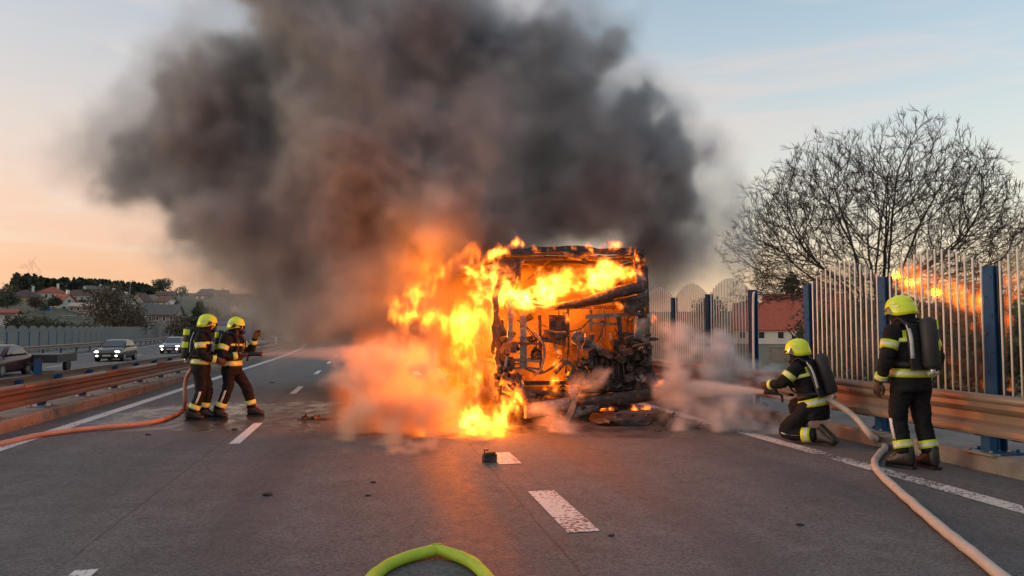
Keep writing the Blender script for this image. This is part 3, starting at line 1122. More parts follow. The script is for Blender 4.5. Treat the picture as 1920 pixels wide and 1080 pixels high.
def helmet(parent, c, fw, up, visor_down=False, mask=False):
    rt = fw.cross(up).normalized()
    M = Matrix((rt, fw, up)).transposed()
    def W(x, y, z):
        return M @ Vector((x, y, z)) + c
    mb = MB()
    rings = []
    nseg = 28
    for i in range(10):
        a = PI / 2 * i / 9
        ring = []
        for k in range(nseg):
            t = 2 * PI * k / nseg
            x, y = 0.138 * math.cos(t), 0.168 * math.sin(t) - 0.010
            zb = -0.030 if math.sin(t) > 0.35 else -0.075 + 0.045 * max(0, (math.sin(t) + 0.1) / 0.45) if math.sin(t) > -0.1 else -0.075
            rr = math.cos(a) ** 0.62 if i < 9 else 0.02
            z = zb + (0.150 - zb) * math.sin(a) ** 0.9
            fl = 1.04 if i == 0 else 1.0
            ring.append(W(x * rr * fl, y * rr * fl, z))
        rings.append(ring)
    mb.rings(rings)
    sh = mb.build('helmet', M_HELM, parent)
    cb = MB()
    cb.rings([[W(0.020 * math.cos(PI * k / 5), -0.010 + 0.158 * math.cos(t), 0.028 + 0.118 * math.sin(t) + 0.016 * math.sin(PI * k / 5)) for k in range(6)] for t in [PI * (0.10 + 0.80 * j / 14) for j in range(15)]], closed=False)
    cb.build('crest', M_HELM, sh)
    vb = MB()       # dark side covers and the raised visor edge
    for s_ in (-1, 1):
        vb.add([W(s_ * 0.142, 0.075, -0.025), W(s_ * 0.146, 0.005, -0.045), W(s_ * 0.140, 0.045, 0.045), W(s_ * 0.128, 0.100, 0.020),
                W(s_ * 0.120, 0.075, -0.025), W(s_ * 0.120, 0.005, -0.045), W(s_ * 0.118, 0.045, 0.045), W(s_ * 0.108, 0.100, 0.020)],
               [(0, 1, 2, 3), (7, 6, 5, 4), (0, 4, 5, 1), (1, 5, 6, 2), (2, 6, 7, 3), (3, 7, 4, 0)])
    vb.build('side_cover', M_DARKV, sh)
    vv = MB()
    z0, z1 = (-0.13, 0.0) if visor_down else (-0.045, 0.012)
    vv.rings([[W(0.130 * math.cos(t), -0.008 + 0.176 * math.sin(t), z) for t in [PI * (0.13 + 0.74 * k / 14) for k in range(15)]] for z in (z0, (z0 + z1) / 2, z1)] , closed=False, caps=False)
    vv.build('visor', M_DARKV, sh)
    sb = MB()       # silver stickers
    for s_ in (-1, 1):
        for dy, dz in ((-0.045, 0.025), (-0.01, 0.06)):
            n0 = Vector((s_ * 0.140 * math.cos(math.asin(min(1, abs(dy) / 0.17))), dy, dz))
            n0.x *= 0.985 if dz < 0.05 else 0.93
            sb.add([W(n0.x + s_ * 0.004, dy - 0.035, dz - 0.006), W(n0.x + s_ * 0.004, dy + 0.030, dz + 0.004), W(n0.x + s_ * 0.002, dy + 0.034, dz + 0.020), W(n0.x + s_ * 0.002, dy - 0.030, dz + 0.010)], [(0, 1, 2, 3)])
    sb.build('sticker', M_SIL, sh, fix=False)
    nb = MB()       # neck curtain
    nb.rings([[W(r * 1.02 * math.cos(t), r * 1.1 * math.sin(t) - 0.01, z) for t in [PI * (-0.5 + (k - 10) / 20 * 1.5) - 0 for k in range(21)]] for r, z in ((0.125, -0.03), (0.118, -0.10), (0.125, -0.165))], closed=False, caps=False)
    nb.build('neck_curtain', M_SUIT, sh)
    if mask:
        kb = MB()
        kb.lump(W(0, 0.105, -0.045), (0.066, 0.045, 0.075), 3, 0.05)
        k = kb.build('breathing_mask', mat('mask_glass', (0.05, 0.04, 0.035), 0.1, spec=0.9), parent)
        fb = MB()
        fb.tube([W(0, 0.13, -0.10), W(0, 0.19, -0.115)], 0.03, 10)
        fb.build('mask_filter', M_BLACK, k)
    return sh

def firefighter(label, loc, rz, scale, J, tank_side=0.0, mask=False, visor=False, seed=1, grips=(0.9, 0.9), trim=None, palms=((0, 0, -1), (0, 0, -1)), bands=True, lettering=False, face_out=False):
    """J: joints in metres, person facing +y, x to their right"""
    V = lambda k: Vector(J[k])
    root = thing('firefighter', loc, label, 'person', rz, 'firefighters at the burning bus')
    root.scale = (scale,) * 3
    pelvis, chest, neck, head = V('pelvis'), V('chest'), V('neck'), V('head')
    hx = (V('hip_r') - V('hip_l')).normalized()
    sx = (V('sho_r') - V('sho_l')).normalized()
    hem = pelvis + (pelvis - chest).normalized() * 0.16 + Vector(J.get('hem', (0, 0, 0)))
    mid = (pelvis + chest) / 2
    T = Torso([(hem, 0.205, 0.165, hx), (pelvis, 0.200, 0.160, hx), (mid, 0.185, 0.145, hx.lerp(sx, .5)), (chest, 0.205, 0.150, sx), (chest.lerp(neck, 0.45), 0.205, 0.135, sx), (chest.lerp(neck, 0.80), 0.135, 0.105, sx), (neck, 0.075, 0.075, sx)])
    arms = {s: Limb([V('sho_' + s) - (V('sho_' + s) - chest) * 0.2, V('sho_' + s), V('elb_' + s), V('wri_' + s)], [0.080, 0.086, 0.066, 0.050]) for s in 'lr'}
    legs = {s: Limb([V('hip_' + s) + Vector((0, 0, 0.05)), V('hip_' + s) - (V('hip_' + s) - V('kne_' + s)) * 0.25, V('kne_' + s), V('ank_' + s) + (V('kne_' + s) - V('ank_' + s)) * 0.12], [0.112, 0.112, 0.088, 0.082]) for s in 'lr'}
    mb = MB()
    T.solid(mb)
    for s in 'lr':
        arms[s].solid(mb)
        legs[s].solid(mb)
    mb.tube([neck - Vector((0, 0, 0.04)), neck, neck.lerp(head, 0.6)], [0.085, 0.075, 0.062], 12)
    fw, up = V('look').normalized(), Vector(J.get('head_up', (0, 0, 1)))
    up = (up - fw * up.dot(fw)).normalized()
    head_mesh(mb, head, fw, up, 0)
    me = mb.mesh('tmp')
    tmp = link(bpy.data.objects.new('tmp', me))
    rm = tmp.modifiers.new('r', 'REMESH'); rm.mode = 'VOXEL'; rm.voxel_size = 0.017; rm.use_smooth_shade = True
    smo = tmp.modifiers.new('s', 'SMOOTH'); smo.iterations = 3; smo.factor = 0.5
    dg = bpy.context.evaluated_depsgraph_get()
    body = bpy.data.meshes.new_from_object(tmp.evaluated_get(dg))
    bpy.data.objects.remove(tmp)
    body.name = 'body'
    body.materials.clear()
    body.materials.append(M_SUIT); body.materials.append(M_SKIN)
    # folds in the heavy cloth, strongest at elbows, knees and above the boots
    bend_pts = [V('elb_l'), V('elb_r'), V('kne_l'), V('kne_r'), V('ank_l'), V('ank_r'), V('hip_l'), V('hip_r')]
    body.calc_loop_triangles()
    nrm = [v.normal.copy() for v in body.vertices]
    so = Vector((seed * 4.7, seed * 2.9, seed))
    for v, n in zip(body.vertices, nrm):
        p = v.co
        if (p - head).length < 0.15:
            continue
        w = 0.35 + sum(max(0.0, 1 - (p - q).length / 0.22) for q in bend_pts)
        q = p * 1.0
        k = 1 - abs(mnoise.noise(Vector((q.x * 8, q.y * 8, q.z * 15)) + so)) * 2
        v.co = p + n * (0.015 * k * w + 0.012 * mnoise.noise(p * 5 + so))
    for f in body.polygons:
        f.use_smooth = True
        c = f.center - head
        if c.length < 0.17 and c.dot(fw) > 0.0 and c.dot(up) > -0.13:
            f.material_index = 1
    bo = link(bpy.data.objects.new('body', body), root)
    # sewn bands
    Y2 = [M_YEL, M_SIL]
    for t0, t1 in ((0.16, 0.255), (0.545, 0.625)):
        T.band(t0, t1, 0.014).build('reflective_band', Y2, root)
    for s in 'lr':
        arms[s].band(0.47, 0.55, 0.016).build('reflective_band', Y2, root)
        arms[s].band(0.86, 0.94, 0.014).build('reflective_band', Y2, root)
        legs[s].band(0.86, 0.94, 0.016).build('reflective_band', Y2, root)
    # gloves and boots
    for i, s in enumerate('lr'):
        fwd = V('wri_' + s) - V('elb_' + s)
        if 'hand_' + s in J:
            fwd = V('hand_' + s)
        glove(root, V('wri_' + s), fwd, palms[i], grips[i], 1 if s == 'l' else -1, 1.08)
        shin = V('kne_' + s) - V('ank_' + s)
        boot(root, V('ank_' + s), V('toe_' + s), V('sole_' + s) if 'sole_' + s in J else (0, 0, 1), trim or M_BOOTR)
    helmet(root, head + up * 0.035, fw, up, visor, mask)
    # breathing set on the back
    c, ax, fwd, d, rx, ry = T.face(0.52)
    base = c - fwd * (ry + 0.095) + ax * tank_side
    b = MB()
    b.rings([[base + d * z + ax * math.cos(2 * PI * k / 16) * r + fwd * math.sin(2 * PI * k / 16) * r for k in range(16)] for z, r in ((-0.27, 0.035), (-0.26, 0.07), (-0.23, 0.088), (0.20, 0.088), (0.245, 0.075), (0.275, 0.04))])
    cyl = b.build('air_cylinder', M_TANK, root)
    b = MB()
    b.tube([base + d * -0.26, base + d * -0.33], [0.03, 0.022], 10)
    b.tube([base + d * -0.315 - ax * 0.05, base + d * -0.315 + ax * 0.06], 0.022, 10)
    b.build('valve', M_METAL, cyl)
    for z in (0.14, -0.08):
        b = MB()
        b.rings([[base + d * (z + dz) + ax * math.cos(a) * 0.0915 + fwd * math.sin(a) * 0.0915 for a in [-PI * 0.42 + PI * 0.5 * k / 8 for k in range(9)]] for dz in (0, 0.10)], closed=False, caps=False)
        b.build('cylinder_patch', M_YEL, cyl, fix=False)
    b = MB()
    b.bar(c - fwd * (ry + 0.02) - d * 0.28, c - fwd * (ry + 0.0) + d * 0.22, 0.26, 0.03, up=fwd)
    b.build('back_plate', M_BLACK, root)
    b = MB()
    for s_ in (-1, 1):
        b2 = [c + ax * s_ * 0.115 - fwd * (ry + 0.028) - d * 0.16, c + ax * s_ * 0.115 - fwd * (ry + 0.030) + d * 0.05, c + ax * s_ * 0.115 - fwd * (ry - 0.005) + d * 0.20]
        pp = catmull(b2, 4)
        b.rings([[p - ax * 0.020, p + ax * 0.020, p + ax * 0.020 - fwd * 0.012, p - ax * 0.020 - fwd * 0.012] for p in pp])
    b.build('harness_stripe', M_SIL, root)
    b = MB()
    for s_ in (-1, 1):
        pp = catmull([c + ax * s_ * 0.11 - fwd * (ry - 0.01) + d * 0.19, c + ax * s_ * 0.115 + d * 0.275 - fwd * 0.02, c + ax * s_ * 0.12 + fwd * (ry + 0.02) + d * 0.12, c + ax * s_ * 0.15 + fwd * (ry + 0.02) - d * 0.10, c + ax * s_ * (rx + 0.02) - d * 0.2, c + ax * s_ * 0.12 - fwd * (ry + 0.02) - d * 0.24], 5)
        b.rings([[p - ax * 0.026, p + ax * 0.026, p + ax * 0.026 + d * 0.012, p - ax * 0.026 + d * 0.012] for p in pp])
    c0, ax0, fw0, d0, rx0, ry0 = T.face(0.30)
    b.rings([T.ring(0.30 + q, e, 24) for q, e in ((-0.03, -0.01), (-0.03, 0.02), (0.025, 0.02), (0.025, -0.01))], caps=False)
    b.build('harness_strap', M_BLACK, root)
    b = MB()    # air hose from the valve over the shoulder
    b.tube(catmull([base + d * -0.30 + ax * 0.05, c + ax * 0.20 - fwd * 0.12 - d * 0.15, c + ax * 0.17 - fwd * 0.08 + d * 0.22, c + ax * 0.10 + fwd * 0.14 + d * 0.2, head + fw * 0.13 - up * 0.1], 5), 0.012, 7)
    b.build('air_hose', M_BLACK, root)
    if lettering:
        c1, ax1, fw1, d1, rx1, ry1 = T.face(0.70)
        b = MB()
        o1 = c1 - fw1 * (ry1 + 0.022)
        b.rings([[o1 + ax1 * x + d1 * z + fw1 * (0.04 * (abs(x) / 0.15) ** 2 + e) for x in (-0.15, -0.075, 0, 0.075, 0.15)] for z, e in ((-0.042, 0), (0.042, 0.0))], closed=False, caps=False)
        pt = b.build('back_patch', M_YEL, root, fix=False)
        cu = bpy.data.curves.new('txt', 'FONT')
        cu.body = 'HASI\u010cI'
        cu.size = 0.078
        cu.align_x = 'CENTER'; cu.align_y = 'CENTER'
        to = link(bpy.data.objects.new('txt', cu))
        dg = bpy.context.evaluated_depsgraph_get()
        tm = bpy.data.meshes.new_from_object(to.evaluated_get(dg))
        bpy.data.objects.remove(to)
        o2 = o1 - fw1 * 0.006
        for v in tm.vertices:
            x, y = v.co.x, v.co.y
            v.co = o2 + ax1 * x + d1 * y + fw1 * (0.04 * (abs(x) / 0.15) ** 2)
        tm.materials.clear(); tm.materials.append(M_BLACK)
        tm.name = 'lettering'
        link(bpy.data.objects.new('lettering', tm), pt)
    b = MB()    # trouser side stripe
    for s, sg in (('l', -1), ('r', 1)):
        L_ = legs[s]
        pp = [lerp_list(L_.c, t) + hx * sg * (lerp_list(L_.r, t) + 0.012) - Vector((0, 0.0, 0)) for t in (0.66, 0.72, 0.78, 0.85)]
        b.rings([[p - Vector((0, 0.018, 0)), p + Vector((0, 0.018, 0)), p + Vector((0, 0.018, 0)) - hx * sg * 0.015, p - Vector((0, 0.018, 0)) - hx * sg * 0.015] for p in pp])
    b.build('leg_stripe', M_SIL, root)
    return root

STAND = dict(pelvis=(0, 0, 0.98), chest=(0, -0.01, 1.32), neck=(0, 0.02, 1.53), head=(0, 0.06, 1.68), look=(0, 1, -0.12),
    sho_l=(-0.20, 0, 1.46), sho_r=(0.20, 0, 1.46), elb_l=(-0.29, -0.03, 1.17), elb_r=(0.29, -0.03, 1.17), wri_l=(-0.29, 0.10, 0.94), wri_r=(0.29, 0.10, 0.94),
    hip_l=(-0.10, 0, 0.92), hip_r=(0.10, 0, 0.92), kne_l=(-0.12, 0.02, 0.52), kne_r=(0.12, 0.02, 0.52), ank_l=(-0.12, -0.02, 0.12), ank_r=(0.13, -0.02, 0.12),
    toe_l=(-0.2, 1, 0), toe_r=(0.2, 1, 0))

# the one who stands by the rail, seen from behind
J = dict(STAND, head=(-0.02, 0.09, 1.665), neck=(0, 0.03, 1.52), chest=(0, 0.0, 1.31), look=(-0.35, 1, -0.20),
    elb_l=(-0.30, -0.02, 1.16), wri_l=(-0.31, 0.08, 0.92), elb_r=(0.30, -0.05, 1.17), wri_r=(0.27, 0.10, 0.96),
    kne_l=(-0.11, 0.06, 0.52), ank_l=(-0.10, -0.03, 0.12), kne_r=(0.13, 0.0, 0.52), ank_r=(0.15, -0.10, 0.12), toe_l=(-0.45, 1, 0), toe_r=(0.05, 1, 0))
firefighter('firefighter standing at the brown rail beside the rod fence, air cylinder on his back', (6.33, 7.80, 0), R(0), 1.10, J, 0.06, seed=2, grips=(0.35, 0.5), palms=((0.9, 0.2, 0), (-0.9, 0.2, 0)), trim=M_BOOTY, lettering=True)

# the one who kneels at the nozzle
J = dict(pelvis=(0, -0.05, 0.50), chest=(-0.02, 0.04, 0.84), neck=(-0.03, 0.10, 1.05), head=(-0.04, 0.15, 1.19), look=(-0.25, 1, -0.12), hem=(0, 0.03, -0.02),
    sho_l=(-0.22, 0.09, 0.98), sho_r=(0.17, 0.08, 0.98), elb_l=(-0.33, 0.22, 0.80), elb_r=(0.20, 0.28, 0.74), wri_l=(-0.28, 0.45, 0.76), wri_r=(0.02, 0.44, 0.72),
    hip_l=(-0.11, -0.03, 0.46), hip_r=(0.11, -0.03, 0.46), kne_l=(-0.20, 0.26, 0.13), kne_r=(0.20, 0.32, 0.46), ank_l=(-0.14, -0.20, 0.13), ank_r=(0.18, 0.22, 0.12),
    toe_l=(0, -0.75, -0.65), sole_l=(0, 0.65, -0.75), toe_r=(0.1, 1, 0))
firefighter('firefighter kneeling on one knee by the rail, spraying water at the bus', (6.27, 9.75, 0), R(30), 1.08, J, 0.08, seed=3, grips=(1.1, 1.1), palms=((1, 0, 0.1), (-1, 0, 0.1)), lettering=True, trim=M_BOOTY)

# the pair on the far side; both face the fire
J = dict(STAND, chest=(0.0, 0.02, 1.31), head=(0.02, 0.10, 1.655), look=(0.10, 1, -0.08), neck=(0, 0.04, 1.51),
    elb_r=(0.27, 0.05, 1.14), wri_r=(0.20, 0.29, 1.05), elb_l=(-0.28, 0.06, 1.16), wri_l=(-0.16, 0.34, 1.06),
    kne_l=(-0.12, 0.10, 0.52), ank_l=(-0.13, 0.05, 0.12), kne_r=(0.12, 0.02, 0.50), ank_r=(0.12, -0.12, 0.12), toe_l=(-0.1, 1, 0), toe_r=(0.25, 1, 0))
firefighter('firefighter in profile with dark air pack, reaching to the back of the nozzle man', (-2.98, 14.22, 0), R(-84), 1.03, J, 0.0, seed=4, grips=(0.8, 0.8), palms=((1, 0, -.2), (-1, 0, -.2)))
J = dict(STAND, chest=(0.0, 0.0, 1.28), head=(0.0, 0.07, 1.63), look=(0.35, 1, -0.10), neck=(0, 0.02, 1.48), pelvis=(0, 0, 0.94),
    sho_l=(-0.2, 0.03, 1.42), sho_r=(0.2, -0.02, 1.42), elb_r=(0.30, -0.06, 1.13), wri_r=(0.16, 0.20, 1.13), elb_l=(-0.27, 0.24, 1.20), wri_l=(-0.20, 0.34, 1.43), hand_l=(0.02, 0.35, 1),
    hip_l=(-0.10, 0, 0.89), hip_r=(0.10, 0, 0.89), kne_l=(-0.16, 0.22, 0.52), ank_l=(-0.18, 0.33, 0.12), kne_r=(0.14, -0.02, 0.50), ank_r=(0.18, -0.16, 0.12), toe_l=(0, 1, 0), toe_r=(0.45, 1, 0))
firefighter('masked firefighter with legs apart holding the nozzle at his chest, one glove raised', (-2.50, 14.50, 0), R(-100), 1.02, J, 0.0, mask=True, seed=5, grips=(0.45, 1.1), palms=((0.5, 1, 0), (-0.6, 0.5, 0.4)))

def nozzle(loc, d, label):
    t = thing('hose_nozzle', loc, label, 'hose nozzle', group='hose nozzles')
    d = Vector(d).normalized()
    b = MB()
    b.tube([d * -0.20, d * -0.05, d * 0.0, d * 0.16, d * 0.2], [0.028, 0.028, 0.038, 0.038, 0.045], 12)
    b.build('barrel', M_BLACK, t)
    b = MB()
    b.tube([d * -0.02, d * -0.04 + Vector((0, 0, -0.13))], [0.022, 0.018], 8)
    b.build('pistol_grip', M_BLACK, t)
    b = MB()
    b.tube([d * 0.205, d * 0.225], 0.047, 12)
    b.build('bumper_ring', M_BOOTR, t)
    return t
NOZ_L = at(468, 664, 14.4)
NOZ_R = at(1462, 737, 10.2)
nozzle(NOZ_L, (1, -0.05, 0.0), 'black nozzle held at chest height by the masked firefighter')
nozzle(NOZ_R, (-0.75, 0.65, 0.08), 'black nozzle in the hands of the kneeling firefighter')
# ------------------------------------------------------------------ trees
M_BARK = mat('dark_bark', (0.045, 0.036, 0.030), 0.9, var=0.4, scale=6, bump=0.6)
M_TWIG = mat('twig_brown', (0.055, 0.042, 0.034), 0.9, var=0.3, scale=3)
M_PINE = mat('pine_needles', (0.036, 0.054, 0.034), 0.85, scale=2.0, col2=(0.045, 0.060, 0.034), wear=(0.020, 0.030, 0.020))
M_LEAFB = mat('dry_brown_leaves', (0.14, 0.105, 0.072), 0.9, scale=2.5, col2=(0.080, 0.066, 0.044), wear=(0.14, 0.10, 0.06))
M_LEAFO = mat('olive_leaves', (0.090, 0.088, 0.042), 0.85, scale=2.5, col2=(0.062, 0.070, 0.036), wear=(0.12, 0.10, 0.045))
M_LEAFG = mat('dark_green_leaves', (0.040, 0.060, 0.030), 0.85, scale=2.0, col2=(0.056, 0.068, 0.036), wear=(0.028, 0.042, 0.022))

def tri_tube(vs, fs, a, b, ra, rb, n):
    d = (b - a)
    if d.length < 1e-6:
        return
    d = d.normalized()
    x = d.orthogonal().normalized()
    y = d.cross(x)
    q = len(vs)
    for p, r in ((a, ra), (b, rb)):
        vs += [tuple(p + (x * math.cos(2 * PI * k / n) + y * math.sin(2 * PI * k / n)) * r) for k in range(n)]
    fs += [(q + k, q + (k + 1) % n, q + n + (k + 1) % n, q + n + k) for k in range(n)]

def bare_tree(label, loc, rx, z0, z1, stems, n_attr, seed, step=0.34, twig=0.75, group=None, dense=3):
    """limbs grown towards scattered points of a dome-shaped crown, then twigs at every end"""
    rng = np.random.default_rng(seed)
    t = thing('bare_tree', loc, label, 'tree', group=group)
    A = []
    while len(A) < n_attr:
        p = rng.uniform(-1, 1, 3)
        if p @ p > 1 or p @ p < 0.22 or p[2] < -0.42:
            continue
        if rng.uniform() > 0.15 + 0.85 * (p @ p):
            continue
        lob = 0.90 + 0.12 * math.sin(5 * math.atan2(p[1], p[0]) + seed) + 0.06 * math.sin(9 * math.atan2(p[2], p[0]))
        zc = z0 + (z1 - z0) * 0.30
        A.append((p[0] * rx * lob, p[1] * rx * lob, zc + p[2] * (z1 - zc) * lob))
    A = np.array(A)
    nodes, par = [np.array((0, 0, -0.3)), np.array((0, 0, 0.5))], [-1, 0]
    for k in range(stems):
        a = 2 * PI * k / stems + rng.uniform(-.4, .4)
        sp = rng.uniform(0.12, 0.34)
        i = 1
        for j in range(1, 7):
            nodes.append(np.array((math.cos(a) * sp * j * 0.62, math.sin(a) * sp * j * 0.62, 0.5 + j * 0.55 * z0 / 3.3)))
            par.append(i)
            i = len(nodes) - 1
    P = np.array(nodes)
    near = np.full(len(A), 1e9); who = np.zeros(len(A), int)
    def upd(s):
        for i in range(s, len(nodes)):
            d = np.linalg.norm(A - nodes[i], axis=1)
            m = d < near
            near[m] = d[m]; who[m] = i
    upd(0)
    spawned = {}
    for it in range(160):
        live = near > step * 1.25
        if live.sum() < 4:
            break
        s = len(nodes)
        idx = np.nonzero(live & (near < 5.0))[0]
        if len(idx) == 0:
            break
        acc = {}
        for i in idx:
            v = A[i] - nodes[who[i]]
            v = v / (np.linalg.norm(v) + 1e-9)
            acc[who[i]] = acc.get(who[i], 0) + v
        for w, v in acc.items():
            l = np.linalg.norm(v)
            if l < 1e-3 or spawned.get(w, 0) >= 3:
                near[(who == w)] = 0
                continue
            spawned[w] = spawned.get(w, 0) + 1
            pd = nodes[w] - nodes[par[w]] if par[w] >= 0 else np.array((0, 0, 1.0))
            v = v / l + 1.0 * pd / (np.linalg.norm(pd) + 1e-9) + rng.normal(0, 0.07, 3) + np.array((0, 0, 0.06))
            nodes.append(nodes[w] + v / np.linalg.norm(v) * step)
            par.append(w)
        upd(s)
    n = len(nodes)
    kids = [0] * n
    for p in par[1:]:
        kids[p] += 1
    r = [0.0] * n
    acc = [0.0] * n
    for i in range(n - 1, 0, -1):
        if kids[i] == 0:
            acc[i] = 0.0066 ** 2.35
        r[i] = acc[i] ** (1 / 2.35)
        acc[par[i]] += acc[i]
    r[0] = acc[0] ** (1 / 2.35) * 1.2
    V = [Vector(q) for q in nodes]
    vt, ft, vb, fb, vw, fw_ = [], [], [], [], [], []
    rnd = random.Random(seed)
    for i in range(1, n):
        big = r[i] > 0.07
        tri_tube(vt if big else vb, ft if big else fb, V[par[i]], V[i], max(r[i], min(r[par[i]], r[i] * 1.5)), r[i], 8 if big else 4)
    for i in range(2, n):
        if r[i] > 0.02:
            continue
        for q in range(dense if kids[i] == 0 else 1):
            d = (V[i] - V[par[i]]).normalized()
            d = (d + Vector((rnd.gauss(0, .32), rnd.gauss(0, .32), rnd.gauss(0.12, .28)))).normalized()
            ln = twig * rnd.uniform(.4, 1.0)
            m_ = V[i] + d * ln * .5
            e = m_ + (d + Vector((rnd.gauss(0, .25), rnd.gauss(0, .25), .25))).normalized() * ln * .5
            tri_tube(vw, fw_, V[i], m_, .0080, .0065, 3)
            tri_tube(vw, fw_, m_, e, .0065, .0035, 3)
            for s_ in range(2):
                d2 = (d + Vector((rnd.gauss(0, .42), rnd.gauss(0, .42), rnd.gauss(.12, .3)))).normalized()
                b_ = V[i].lerp(m_, rnd.uniform(.3, 1))
                tri_tube(vw, fw_, b_, b_ + d2 * ln * .5, .006, .004, 3)
    for nm, vs, fs, m_ in (('trunk', vt, ft, M_BARK), ('limbs', vb, fb, M_BARK), ('twig_crown', vw, fw_, M_TWIG)):
        b = MB()
        b.add(vs, fs, 0, nm == 'trunk')
        b.build(nm, m_, t, fix=False)
    return t
bare_tree('large bare tree with a broad dome of fine branches, standing behind the rod fence', (22.3, 29.5, -1.5), 6.9, 4.2, 12.1, 11, 13000, 3, step=0.26, twig=0.62, dense=3)
bare_tree('small bare tree beyond the farm roof, next to the dark evergreen', (92, 158, -1.6), 4.6, 5, 17.0, 4, 260, 5, step=0.8, twig=2.2, dense=3)
bare_tree('faint bare tree half lost in the smoke right behind the bus', (33, 92, -1.5), 3.2, 3, 10.0, 4, 220, 6, step=0.6, twig=1.5)
bare_tree('thin bare treetop standing over the pine wood on the ridge', (-96, 236, 6), 3.0, 4, 16, 3, 160, 9, step=0.8, twig=2.0)

def leaf_cloud(rng, n, shape, size, flat=0.5):
    """small leaf clumps spread through a volume given by shape(rng) -> point"""
    vs, fs = [], []
    for i in range(n):
        p = Vector(shape(rng))
        u = Vector((rng.gauss(0, 1), rng.gauss(0, 1), rng.gauss(0, 1))).normalized()
        w = u.orthogonal().normalized()
        w = (w * math.cos(rng.uniform(0, PI)) + u.cross(w) * math.sin(rng.uniform(0, PI))).normalized()
        s = size * rng.uniform(.5, 1.3)
        q = len(vs)
        vs += [tuple(p - u * s), tuple(p + w * s * flat), tuple(p + u * s), tuple(p - w * s * flat)]
        fs.append((q, q + 1, q + 2, q + 3))
    return vs, fs
def clumpy(rng, rx, z0, z1, clumps):
    c = rng.choice(clumps)
    a = [max(-.8, min(.8, rng.gauss(0, .40))) for _ in range(3)]
    return (c[0] + a[0] * c[3], c[1] + a[1] * c[3], c[2] + a[2] * c[3])
def tree(name, label, loc, w, h, m, kind='round', n=900, seed=1, leaf=0.35, group=None, trunk=0.25):
    rng = random.Random(seed)
    t = thing(name, loc, label, 'tree' if 'shrub' not in name else 'shrub', group=group)
    b = MB()
    lean = Vector((rng.uniform(-.3, .3), rng.uniform(-.3, .3), 0))
    b.tube(catmull([(0, 0, -1.2), Vector((0, 0, h * .25)) + lean * .3, Vector((0, 0, h * .6)) + lean, Vector((0, 0, h * .9)) + lean], 4), [h * .032 * (1 - k / 13.5) for k in range(13)], 7)
    for k in range(7):
        a = rng.uniform(0, 2 * PI)
        z = h * rng.uniform(.25, .65)
        q = Vector((math.cos(a), math.sin(a), .55)) * w * .36
        b.tube(catmull([Vector((0, 0, z)), Vector((0, 0, z)) + q * .5, Vector((0, 0, z)) + q + Vector((0, 0, .1 * h))], 3), [h * .012 * (1 - i / 8) for i in range(7)], 5)
    b.build('trunk', M_BARK, t)
    if kind == 'cone':
        def shape(r):
            z = r.uniform(.04, 1) ** 1.15
            tier = 0.75 + 0.25 * math.sin(z * 34)
            rad = w / 2 * (1 - z) ** .85 * tier * r.uniform(.25, 1) ** .5 + .03 * w
            a = r.uniform(0, 2 * PI)
            return (rad * math.cos(a), rad * math.sin(a), h * (.06 + .94 * z))
    else:
        cl = []
        for k in range(16):
            a, e = rng.uniform(0, 2 * PI), rng.uniform(-.6, 1)
            q = math.cos(e * 1.4) * rng.uniform(.4, .95)
            cl.append((math.cos(a) * q * w * .40, math.sin(a) * q * w * .40, h * (.60 + .30 * e * .95), w * rng.uniform(.16, .27)))
        shape = lambda r: clumpy(r, w, 0, h, cl)
    vs, fs = leaf_cloud(rng, n, shape, leaf)
    b = MB()
    b.add(vs, fs)
    b.build('crown', m, t, fix=False)
    return t
def at_ground(u, Y, sink=0.0):
    p = at(u, 600, Y)
    return (p.x, Y, hill(p.x, Y) - sink)

# behind the fence on the bus side: a bank of brown scrub
scrub = [(1560, 17.5, 3.2, 3.7, M_LEAFB), (1620, 15.0, 2.8, 3.3, M_LEAFO), (1690, 16.0, 3.2, 3.9, M_LEAFB), (1760, 14.0, 3.0, 3.5, M_LEAFO), (1830, 15.5, 3.4, 4.1, M_LEAFB), (1900, 13.0, 3.2, 3.4, M_LEAFB), (1990, 13.5, 3.6, 3.8, M_LEAFO),
         (1600, 23.0, 3.6, 4.4, M_LEAFB), (1700, 22.0, 4.0, 4.7, M_LEAFB), (1800, 21.0, 4.0, 4.7, M_LEAFO), (1890, 20.0, 4.2, 4.8, M_LEAFB), (1545, 26.0, 3.0, 3.9, M_LEAFO), (1970, 22, 4.4, 5.0, M_LEAFB), (1650, 19.0, 3, 3.6, M_LEAFB), (1745, 18.0, 3.2, 3.9, M_LEAFB), (1860, 17.5, 3.2, 4.2, M_LEAFO)]
sc_txt = ['by the open bay post, front row', 'in the front row behind the kneeling firefighter', 'straight behind the standing firefighter', 'just past the air cylinder of the standing firefighter', 'mirroring flames, before the last blue post', 'past the last blue post, front row', 'outermost of the front row', 'in the back row under the big tree trunk', 'tall, in the back row behind the standing firefighter', 'tall, in the back row before the last post', 'tall, in the back row past the last post', 'farthest away beside the open bay', 'tallest, at the outer end of the back row', 'in the middle row under the big tree', 'in the middle row past the standing firefighter', 'in the middle row before the last post']
for i, (u, Y, w, h, m_) in enumerate(scrub):
    tree('shrub', ('brown' if m_ is M_LEAFB else 'olive') + ' scrub behind the rod fence, ' + sc_txt[i], at_ground(u, Y), w, h, m_, 'round', 1500, 30 + i, 0.085, group='brown scrub behind the fence' if m_ is M_LEAFB else 'olive scrub behind the fence')
tree('evergreen_tree', 'dark rounded evergreen rising beyond the farm roof', at_ground(1485, 170), 11, 17, M_PINE, 'round', 1600, 61, 0.55)
tree('evergreen_tree', 'dark evergreen beyond the farm roof, closest to the fence post of the open bay', at_ground(1530, 160), 9, 14.5, M_PINE, 'round', 1300, 62, 0.5)
